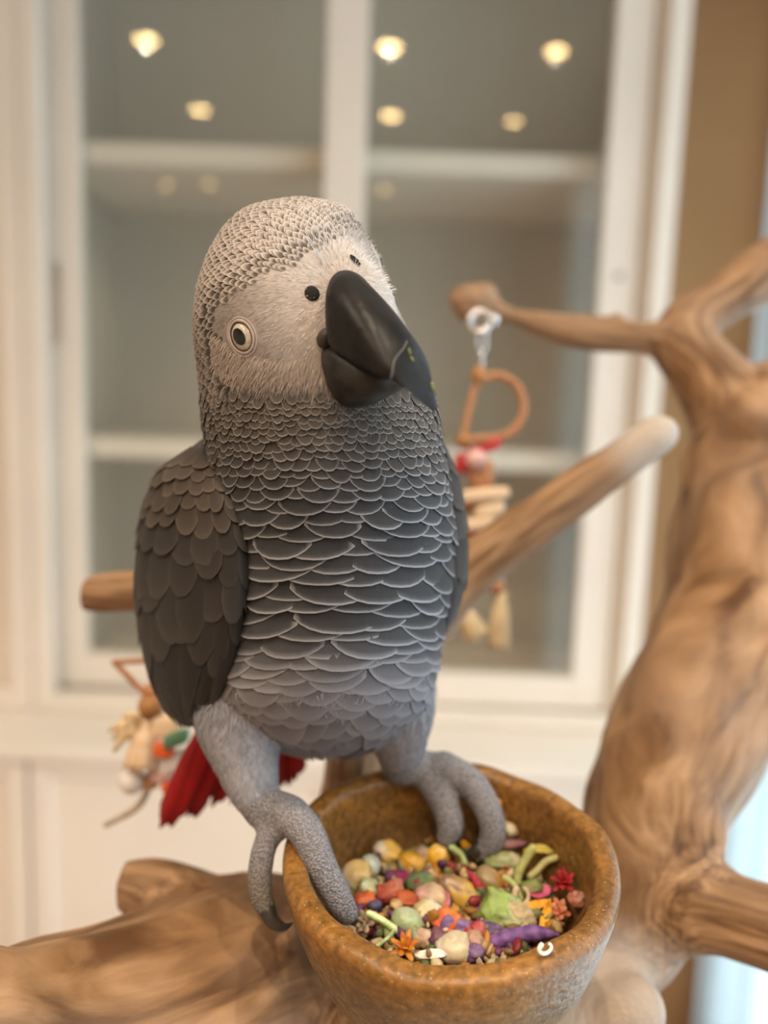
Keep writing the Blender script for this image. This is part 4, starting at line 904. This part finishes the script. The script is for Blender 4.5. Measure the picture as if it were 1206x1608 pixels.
FOOD = [
 ('kernel', 608, 1338, 46, 36, 150, (.82, .50, .10), 'notched pale corn kernel topmost at the back of the bowl', 'corn', WHT),
 ('pea', 583, 1358, 28, 34, 60, (.66, .72, .62), 'pale bluish-white pea beside the notched corn kernel', 'pea', (.55, .62, .46)),
 ('kernel', 558, 1376, 50, 46, 200, (.80, .56, .22), 'large white and yellow corn kernel nearest the grey toe', 'corn', WHT),
 ('kernel', 580, 1396, 34, 30, 120, (.50, .50, .25), 'greenish translucent kernel under the large white kernel', 'corn', PGRN),
 ('kernel', 645, 1358, 36, 42, 260, YEL, 'yellow corn kernel with grey-green root beside the purple petal', 'corn', PGRN),
 ('kernel', 687, 1343, 34, 38, 80, (.85, .46, .02), 'bright golden corn kernel below the raised toes', 'corn', (.85, .55, .16)),
 ('petal', 625, 1378, 42, 22, -30, (.06, .02, .06), 'dark purple-magenta petal between corn kernels', 'petal', MAG),
 ('petal', 662, 1389, 52, 26, 10, (.08, .13, .05), 'dark green leaf piece in the middle of the food', 'leaf', (.16, .22, .08)),
 ('chunk', 573, 1413, 30, 22, 10, (.46, .10, .04), 'rust-red carrot bit by the big grey toe', 'carrot', ORG),
 ('chunk', 612, 1402, 42, 30, 30, (.48, .09, .06), 'crumbly red dried bit beneath the purple petal', 'vegetable', (.60, .20, .12)),
 ('chunk', 641, 1413, 34, 22, -20, (.60, .13, .03), 'orange-red dried chip right of the crumbly red bit', 'vegetable', (.42, .06, .03)),
 ('kernel', 676, 1408, 48, 38, 160, (.76, .55, .32), 'pinkish cream corn chunk in the centre of the bowl', 'corn', (.70, .40, .34)),
 ('petal', 697, 1413, 22, 26, 60, (.62, .18, .30), 'small pink petal against the cream corn chunk', 'petal', (.66, .30, .34)),
 ('pea', 640, 1446, 34, 46, 80, (.46, .55, .30), 'plump pale green pea touching the green stem', 'pea', (.60, .64, .42)),
 ('kernel', 672, 1431, 40, 34, 20, (.82, .66, .36), 'split cream corn kernel right of the green pea', 'corn', WHT),
 ('stick', 612, 1456, 66, 12, -38, (.42, .58, .20), 'light green stem piece lying diagonally at the front', 'stem', (.62, .72, .38)),
 ('stick', 607, 1476, 34, 7, 65, (.36, .48, .20), 'thin green side stem hanging under the diagonal stem', 'stem', (.48, .56, .3)),
 ('seed', 537, 1453, 44, 24, 165, (.74, .60, .40), 'flat beige seed below the tip of the grey toe', 'seed', (.66, .50, .32)),
 ('flower', 570, 1448, 46, 46, 80, (.24, .17, .11), 'grey-brown dried bud beside the beige seed', 'dried flower', (.38, .29, .20)),
 ('seed', 583, 1442, 20, 18, 40, (.70, .46, .34), 'tiny pink-beige crumb on the brown bud', 'seed', (.6, .36, .26)),
 ('flower', 636, 1489, 54, 36, 0, (.62, .24, .02), 'orange-brown dried marigold at the front rim', 'dried flower', (.44, .13, .02)),
 ('seed', 588, 1424, 18, 20, 90, (.05, .04, .09), 'small navy blue berry bit by the red carrot', 'berry', (.10, .08, .16)),
 ('chunk', 703, 1447, 34, 38, 70, (.76, .15, .04), 'bright orange-red carrot cube in front', 'carrot', (.80, .24, .06)),
 ('chunk', 719, 1457, 24, 42, 80, (.24, .13, .34), 'violet dried chip leaning on the orange cube', 'vegetable', (.34, .22, .46)),
 ('kernel', 711, 1489, 48, 42, 190, (.80, .66, .44), 'round cream corn kernel at the front rim', 'corn', WHT),
 ('seed', 687, 1478, 30, 32, 60, (.12, .05, .08), 'dark plum seed beside the round cream kernel', 'seed', (.22, .09, .12)),
 ('seed', 668, 1474, 24, 30, 80, (.62, .40, .26), 'tan oval seed left of the plum seed', 'seed', (.70, .48, .34)),
 ('petal', 676, 1500, 42, 12, -12, (.84, .78, .68), 'white curved shell sliver at the front rim', 'shell', (.84, .78, .68)),
 ('kernel', 783, 1294, 34, 28, 100, (.74, .56, .26), 'cream corn kernel perched high behind the curled toes', 'corn', (.84, .70, .40)),
 ('kernel', 797, 1305, 26, 30, 260, (.70, .58, .36), 'corn kernel with a black tip against the back wall', 'corn', (.05, .04, .04)),
 ('seed', 775, 1268, 22, 34, 110, (.66, .30, .08), 'orange nut bit highest against the back wall', 'nut', (.72, .44, .18)),
 ('seed', 798, 1326, 54, 16, 8, (.50, .24, .20), 'long pinkish bean lying under the black-tipped kernel', 'bean', (.26, .10, .12)),
 ('chunk', 790, 1354, 54, 30, -8, (.30, .32, .12), 'pale wedge with green underside right of the toes', 'vegetable', (.64, .58, .38)),
 ('stick', 822, 1366, 68, 18, 80, (.30, .34, .10), 'thick upright olive green stem at the back', 'stem', (.46, .46, .18)),
 ('stick', 853, 1363, 46, 14, 45, (.34, .32, .10), 'slanted olive stem near the back wall', 'stem', (.44, .40, .18)),
 ('petal', 846, 1337, 46, 14, -8, (.58, .38, .04), 'mustard yellow petal against the back wall', 'petal', (.40, .36, .08)),
 ('kernel', 770, 1382, 50, 32, -50, (.40, .28, .13), 'brown kernel with an orange stripe below the pale wedge', 'corn', (.66, .26, .04)),
 ('pod', 750, 1396, 58, 16, -75, (.30, .015, .03), 'dark red chilli pod standing beside the large brown kernel', 'chilli', (.44, .03, .06)),
 ('kernel', 722, 1400, 66, 40, 125, (.74, .44, .08), 'large brown and yellow corn kernel left of the chilli', 'corn', (.32, .19, .13)),
 ('seed', 706, 1385, 30, 22, 20, (.66, .46, .36), 'beige crumb above the large brown and yellow kernel', 'seed', (.7, .5, .36)),
 ('chunk', 786, 1431, 56, 48, -30, (.34, .46, .12), 'lime green dried vegetable chunk', 'vegetable', (.58, .66, .34)),
 ('seed', 815, 1436, 50, 36, -40, (.64, .50, .28), 'sandy biscuit piece right of the lime chunk', 'biscuit', (.72, .60, .38)),
 ('curl', 818, 1406, 28, 26, 100, (.66, .50, .34), 'beige curled shaving above the biscuit piece', 'shaving'),
 ('flower', 885, 1386, 50, 44, 20, (.30, .012, .012), 'dark red rosebud at the far right of the food', 'dried flower', (.16, .006, .01)),
 ('petal', 849, 1401, 34, 20, 40, (.50, .05, .16), 'magenta petal left of the rosebud', 'petal', (.60, .14, .24)),
 ('petal', 843, 1421, 42, 12, 38, (.76, .36, .02), 'narrow orange petal above the biscuit piece', 'petal', (.66, .30, .03)),
 ('petal', 857, 1437, 44, 12, 80, (.82, .38, .01), 'upright bright orange petal near the right wall', 'petal', (.74, .34, .04)),
 ('flower', 880, 1430, 42, 40, 60, (.42, .09, .04), 'brown-red dried flower cluster by the right wall', 'dried flower', (.60, .30, .16)),
 ('pod', 812, 1477, 112, 26, 14, (.12, .055, .20), 'long purple dried bean pod along the front rim', 'bean pod', (.22, .10, .30)),
 ('petal', 766, 1462, 48, 26, -15, (.06, .035, .10), 'indigo crumpled petal behind the purple pod', 'petal', (.12, .07, .18)),
 ('chunk', 745, 1462, 30, 22, 10, (.50, .07, .06), 'small red pepper bit above the tan seed', 'pepper', (.62, .20, .16)),
 ('seed', 745, 1480, 28, 26, 70, (.66, .42, .28), 'tan seed left of the purple pod', 'seed', (.60, .36, .26)),
 ('seed', 742, 1496, 30, 22, 20, (.20, .10, .24), 'dull purple bean end in front of the tan seed', 'bean', (.30, .17, .32)),
 ('stick', 718, 1344, 34, 13, 110, (.24, .30, .09), 'short green stem beside the golden kernel', 'stem', (.42, .50, .22)),
 ('stick', 803, 1394, 36, 11, 115, (.36, .40, .14), 'short olive stem above the lime chunk', 'stem', (.5, .5, .2)),
 ('petal', 735, 1332, 34, 14, -50, (.74, .34, .02), 'orange petal right under the curled toes', 'petal', (.60, .24, .02)),
 ('seed', 663, 1343, 22, 24, 90, (.60, .42, .34), 'pinkish crumb left of the golden kernel', 'seed', (.5, .34, .24)),
 ('chunk', 835, 1395, 30, 22, 30, (.26, .30, .08), 'olive leaf crumb under the upright stem', 'leaf', (.18, .2, .06)),
 ('seed', 650, 1470, 22, 22, 30, (.30, .34, .22), 'grey-green crumb below the plump pea', 'seed', (.4, .42, .3)),
 ('seed', 905, 1412, 24, 22, 40, (.46, .16, .10), 'reddish seed between the rosebud and the right wall', 'seed', (.5, .26, .18)),
]
for it in FOOD:
    kind, px, py, s1, s2, ang, col, label, cat = it[:9]; item(kind, px, py, s1, s2, ang, col, label, cat, it[9] if len(it) > 9 else None)
o = item('curl', 855, 1489, 12, 19, 100, (.86, .82, .74), 'white curled sprout lying on the front rim of the bowl', 'sprout', None, -.0030)
# bed of small crumbs that fills the bowl below the pieces
def crumbs():
    v = []; f = []; c = []; rnd = random.Random(3)
    pal = [(.16, .09, .04), (.34, .22, .11), (.10, .12, .04), (.24, .03, .03), (.12, .04, .10), (.46, .30, .14), (.40, .18, .03), (.20, .22, .08), (.5, .38, .22)]
    n = 1500
    for i in range(n):
        r = .0378*math.sqrt(rnd.random()); t = rnd.random()*2*math.pi; h = .0265+rnd.uniform(-.005, .003)+.002*(r/.0395)-(.0012 if i > 1100 else 0)
        q = BC+be1*r*math.cos(t)+be2*r*math.sin(t)-be3*h; s = rnd.uniform(.0009, .0026); A = np.linalg.qr(np.array([[rnd.gauss(0, 1) for _ in range(3)] for _ in range(3)]))[0]
        gv, gf = ellipsoid_geo(q, [A[0]*s*rnd.uniform(1, 1.9), A[1]*s, A[2]*s*.6], 6, 4); b = len(v); v += gv; f += [tuple(b+k for k in g) for g in gf]; c += [np.array(rnd.choice(pal))*rnd.uniform(.7, 1.2)]*len(gv)
    b = len(v); ns = 48; v.append(BC-be3*.0275); c.append((.12, .08, .04))
    for k in range(ns): t = 2*math.pi*k/ns; v.append(BC+be1*.0385*math.cos(t)+be2*.0385*math.sin(t)-be3*.0285); c.append((.12, .08, .04))
    f += [(b, b+1+k, b+1+(k+1) % ns) for k in range(ns)]
    o = from_py('seed_mix', v, f, M['food']); set_col(o.data, np.array(c)); tag(o, 'loose crumbs and small seeds filling the bowl under the larger pieces', 'seed mix', None, 'stuff')
crumbs()

# ------------------------------------------------------------------ hanging toys
M['leather'] = mat('tan_leather', (.42, .20, .10), .7, .3, noise_amt=.2, noise_scale=200)
M['beadred'] = mat('red_bead', (.42, .03, .035), .5, .4, noise_amt=.15, noise_scale=150)
M['pine'] = mat('pale_pine', (.72, .52, .34), .6, .3, col2=(.80, .62, .44), noise_scale=60, stretch=(1, 1, 6))
M['rope'] = mat('cream_rope', (.72, .56, .34), .85, .2, noise_amt=.25, noise_scale=300, stretch=(1, 1, .1))
M['mint'] = mat('mint_bead', (.42, .60, .56), .45, .4, noise_amt=.1, noise_scale=100)
M['brown'] = mat('brown_bead', (.36, .17, .06), .5, .4, noise_amt=.2, noise_scale=120)
M['greenb'] = mat('green_block', (.09, .20, .12), .55, .3, noise_amt=.15, noise_scale=120)
M['orangeb'] = mat('orange_block', (.70, .12, .03), .55, .3, noise_amt=.15, noise_scale=120)
M['paper'] = mat('white_paper', (.80, .74, .72), .8, .2, noise_amt=.1, noise_scale=100)
M['pinkp'] = mat('pink_paper', (.70, .44, .42), .8, .2, noise_amt=.15, noise_scale=100)
M['twig'] = mat('grey_twig', (.42, .34, .26), .8, .2, noise_amt=.25, noise_scale=200)
def torus(name, c, A, B, R1, R2, r, m, parent, t0=0, t1=2*math.pi, n=36):
    full = abs(t1-t0-2*math.pi) < 1e-6; T = np.linspace(t0, t1, n, endpoint=not full); pts = [np.asarray(c)+A*R1*math.cos(t)+B*R2*math.sin(t) for t in T]
    if not full: return tube(name, pts, r, m, parent, 10)
    v = []; f = []; nn = np.cross(A, B)
    for t, p in zip(T, pts):
        o_ = unit(A*math.cos(t)+B*math.sin(t))
        for j in range(10): q = 2*math.pi*j/10; v.append(p+r*(math.cos(q)*o_+math.sin(q)*nn))
    for k in range(n):
        for j in range(10): f.append((k*10+j, ((k+1) % n)*10+j, ((k+1) % n)*10+(j+1) % 10, k*10+(j+1) % 10))
    return from_py(name, v, f, m, parent)
def rbox(name, c, a, b, n, m, parent, sq=.42):
    v, f = ellipsoid_geo((0, 0, 0), np.eye(3), 20, 12); A = np.array([a, b, n]); out = [np.asarray(c)+(np.sign(p)*np.abs(p)**sq)@A for p in v]; return from_py(name, out, f, m, parent)
def bead(name, c, r, m, parent, axis=None, hgt=1.0):
    axis = cu_ if axis is None else axis; a = unit(np.cross(axis, cf)); b = np.cross(axis, a); v, f = ellipsoid_geo(c, [a*r, b*r, axis*r*hgt], 16, 12); return from_py(name, v, f, m, parent)
def tassel(name, top, bot, r0, r1, m, parent):
    ax3 = bot-top; Lh = np.linalg.norm(ax3); ax3 = ax3/Lh; a = unit(np.cross(ax3, cf)); b = np.cross(ax3, a); v = []; f = []; ns = 40; nr = 8
    for i in range(nr):
        t = i/(nr-1); r = r0+(r1-r0)*t**.7
        if i == 1: r = r0*.75
        for k in range(ns):
            q = 2*math.pi*k/ns; rr = r*(1+.13*math.sin(13*q+i*.4)+.07*math.sin(7*q)); v.append(top+ax3*Lh*(t+(.04*math.sin(5*q) if i == nr-1 else 0))+a*rr*math.cos(q)+b*rr*math.sin(q))
    for i in range(nr-1):
        for k in range(ns): f.append((i*ns+k, i*ns+(k+1) % ns, (i+1)*ns+(k+1) % ns, (i+1)*ns+k))
    f.append(tuple(range(ns-1, -1, -1))); f.append(tuple((nr-1)*ns+k for k in range(ns))); return from_py(name, v, f, m, parent)
def toy_one():
    e = empty('hanging_toy'); tag(e, 'bird toy with leather hoop, wood blocks and tassels hanging from the knobbed side branch', 'bird toy'); d = .435; s = d/F
    torus('hook_ring', W(753, 505, .428), cx_, cu_, 15*s, 16*s, 5*s, M['steel'], e); bead('hook_nut', W(775, 502, .428), 9*s, M['steel'], e)
    torus('chain_link', W(757, 535, d), cx_, cu_, 7*s, 18*s, 2.5*s, M['steel'], e); torus('chain_link', W(756, 566, d), cf, cu_, 7*s, 18*s, 2.5*s, M['steel'], e)
    bead('bead', W(752, 590, d), 13*s, M['brown'], e, None, 1.3)
    tube('hoop', [W(750, 592, d), W(742, 620, d), W(734, 655, d), W(727, 684, d)], 6*s, M['leather'], e, 10, smooth_n=4)
    tube('hoop', [W(756, 595, d), W(785, 590, d), W(812, 607, d), W(822, 640, d), W(812, 670, d), W(785, 686, d), W(735, 690, d)], 7*s, M['leather'], e, 10, smooth_n=5)
    tube('cord', [W(735, 688, d), W(745, 760, d), W(748, 860, d), W(770, 890, d), W(783, 920, d)], 4*s, M['leather'], e, 8, smooth_n=4)
    bead('bead', W(728, 693, d), 13*s, M['brown'], e)
    rbox('bead', W(762, 704, d), cx_*26*s+cu_*10*s, cu_*9*s, cf*10*s, M['beadred'], e); rbox('bead', W(728, 728, d), cx_*14*s, cu_*16*s, cf*14*s, M['beadred'], e)
    bead('bead', W(748, 722, .428), 16*s, M['pinkp'], e)
    rbox('spool', W(755, 745, d), cx_*20*s, cu_*26*s, cf*20*s, M['leather'], e, .6); rbox('bead', W(758, 770, d), cx_*15*s, cu_*8*s, cf*14*s, M['beadred'], e)
    rbox('wood_block', W(760, 777, .428), cx_*40*s+cu_*4*s, cu_*11*s, cf*12*s, M['pine'], e, .6); rbox('wood_block', W(768, 800, .430), cx_*24*s+cu_*6*s, cu_*14*s, cf*12*s, M['pine'], e, .6)
    rbox('wood_block', W(738, 797, .44), cx_*20*s, cu_*10*s, cf*12*s, M['leather'], e, .6); rbox('wood_block', W(745, 823, .43), cx_*34*s+cu_*5*s, cu_*10*s, cf*12*s, M['pine'], e, .6)
    rbox('bead', W(738, 848, d), cx_*10*s, cu_*18*s, cf*10*s, M['beadred'], e)
    bead('bead', W(782, 900, d), 12*s, M['mint'], e, None, 1.1); bead('bead', W(781, 922, d), 13*s, M['leather'], e, None, 1.0)
    tassel('tassel', W(787, 930, d), W(783, 1018, d), 9*s, 16*s, M['rope'], e); tassel('tassel', W(716, 945, d), W(750, 1000, d), 9*s, 19*s, M['rope'], e)
toy_one()
def toy_two():
    e = empty('chew_toy'); tag(e, 'chew toy of sticks, straw and coloured pieces hanging beside the red tail', 'bird toy'); d = .352; s = d/F
    tube('cord', [W(262, 960, d), W(255, 1030, d), W(240, 1100, d), W(244, 1200, d)], 4*s, M['leather'], e, 8, smooth_n=4)
    tube('stick', [W(180, 1040, d), W(255, 1036, d)], 4.5*s, M['leather'], e, 8); tube('stick', [W(180, 1040, d), W(238, 1100, d)], 5*s, M['leather'], e, 8)
    bead('bead', W(238, 1108, d), 21*s, M['brown'], e); bead('bead', W(236, 1086, d), 13*s, M['leather'], e)
    for (x0, y0, x1, y1, r) in ((225, 1120, 178, 1160, 6), (222, 1128, 180, 1178, 6), (205, 1135, 172, 1148, 5), (200, 1130, 212, 1168, 6), (225, 1130, 195, 1125, 6), (215, 1165, 185, 1140, 5)):
        tube('straw_strip', [W(x0, y0, d), W((x0+x1)/2, (y0+y1)/2-4, d-.004), W(x1, y1, d-.002)], [r*s, r*s*1.2, r*s*.6], M['rope'], e, 8, smooth_n=3)
    tassel('straw_cone', W(232, 1130, d), W(222, 1205, d-.003), 12*s, 24*s, M['pine'], e)
    rbox('wood_block', W(262, 1140, d), cx_*22*s, cu_*18*s, cf*14*s, M['pine'], e); rbox('green_block', W(277, 1160, d-.006), cx_*19*s+cu_*6*s, cu_*11*s, cf*12*s, M['greenb'], e)
    rbox('orange_block', W(258, 1177, d-.004), cx_*15*s, cu_*11*s, cf*12*s, M['orangeb'], e); rbox('paper_roll', W(272, 1196, d), cx_*24*s+cu_*8*s, cu_*17*s, cf*15*s, M['paper'], e, .7)
    rbox('paper_roll', W(255, 1215, d), cx_*20*s+cu_*6*s, cu_*13*s, cf*12*s, M['pinkp'], e, .7); bead('white_ball', W(208, 1226, d), 21*s, M['paper'], e)
    bead('bead', W(238, 1228, d), 12*s, M['leather'], e); rbox('bead', W(265, 1235, d), cx_*12*s, cu_*9*s, cf*10*s, M['orangeb'], e, .7)
    tube('twig', [W(234, 1215, d), W(230, 1245, d), W(212, 1270, d), W(166, 1296, d)], [5*s, 6*s, 6*s, 4*s], M['twig'], e, 10, smooth_n=5)
toy_two()
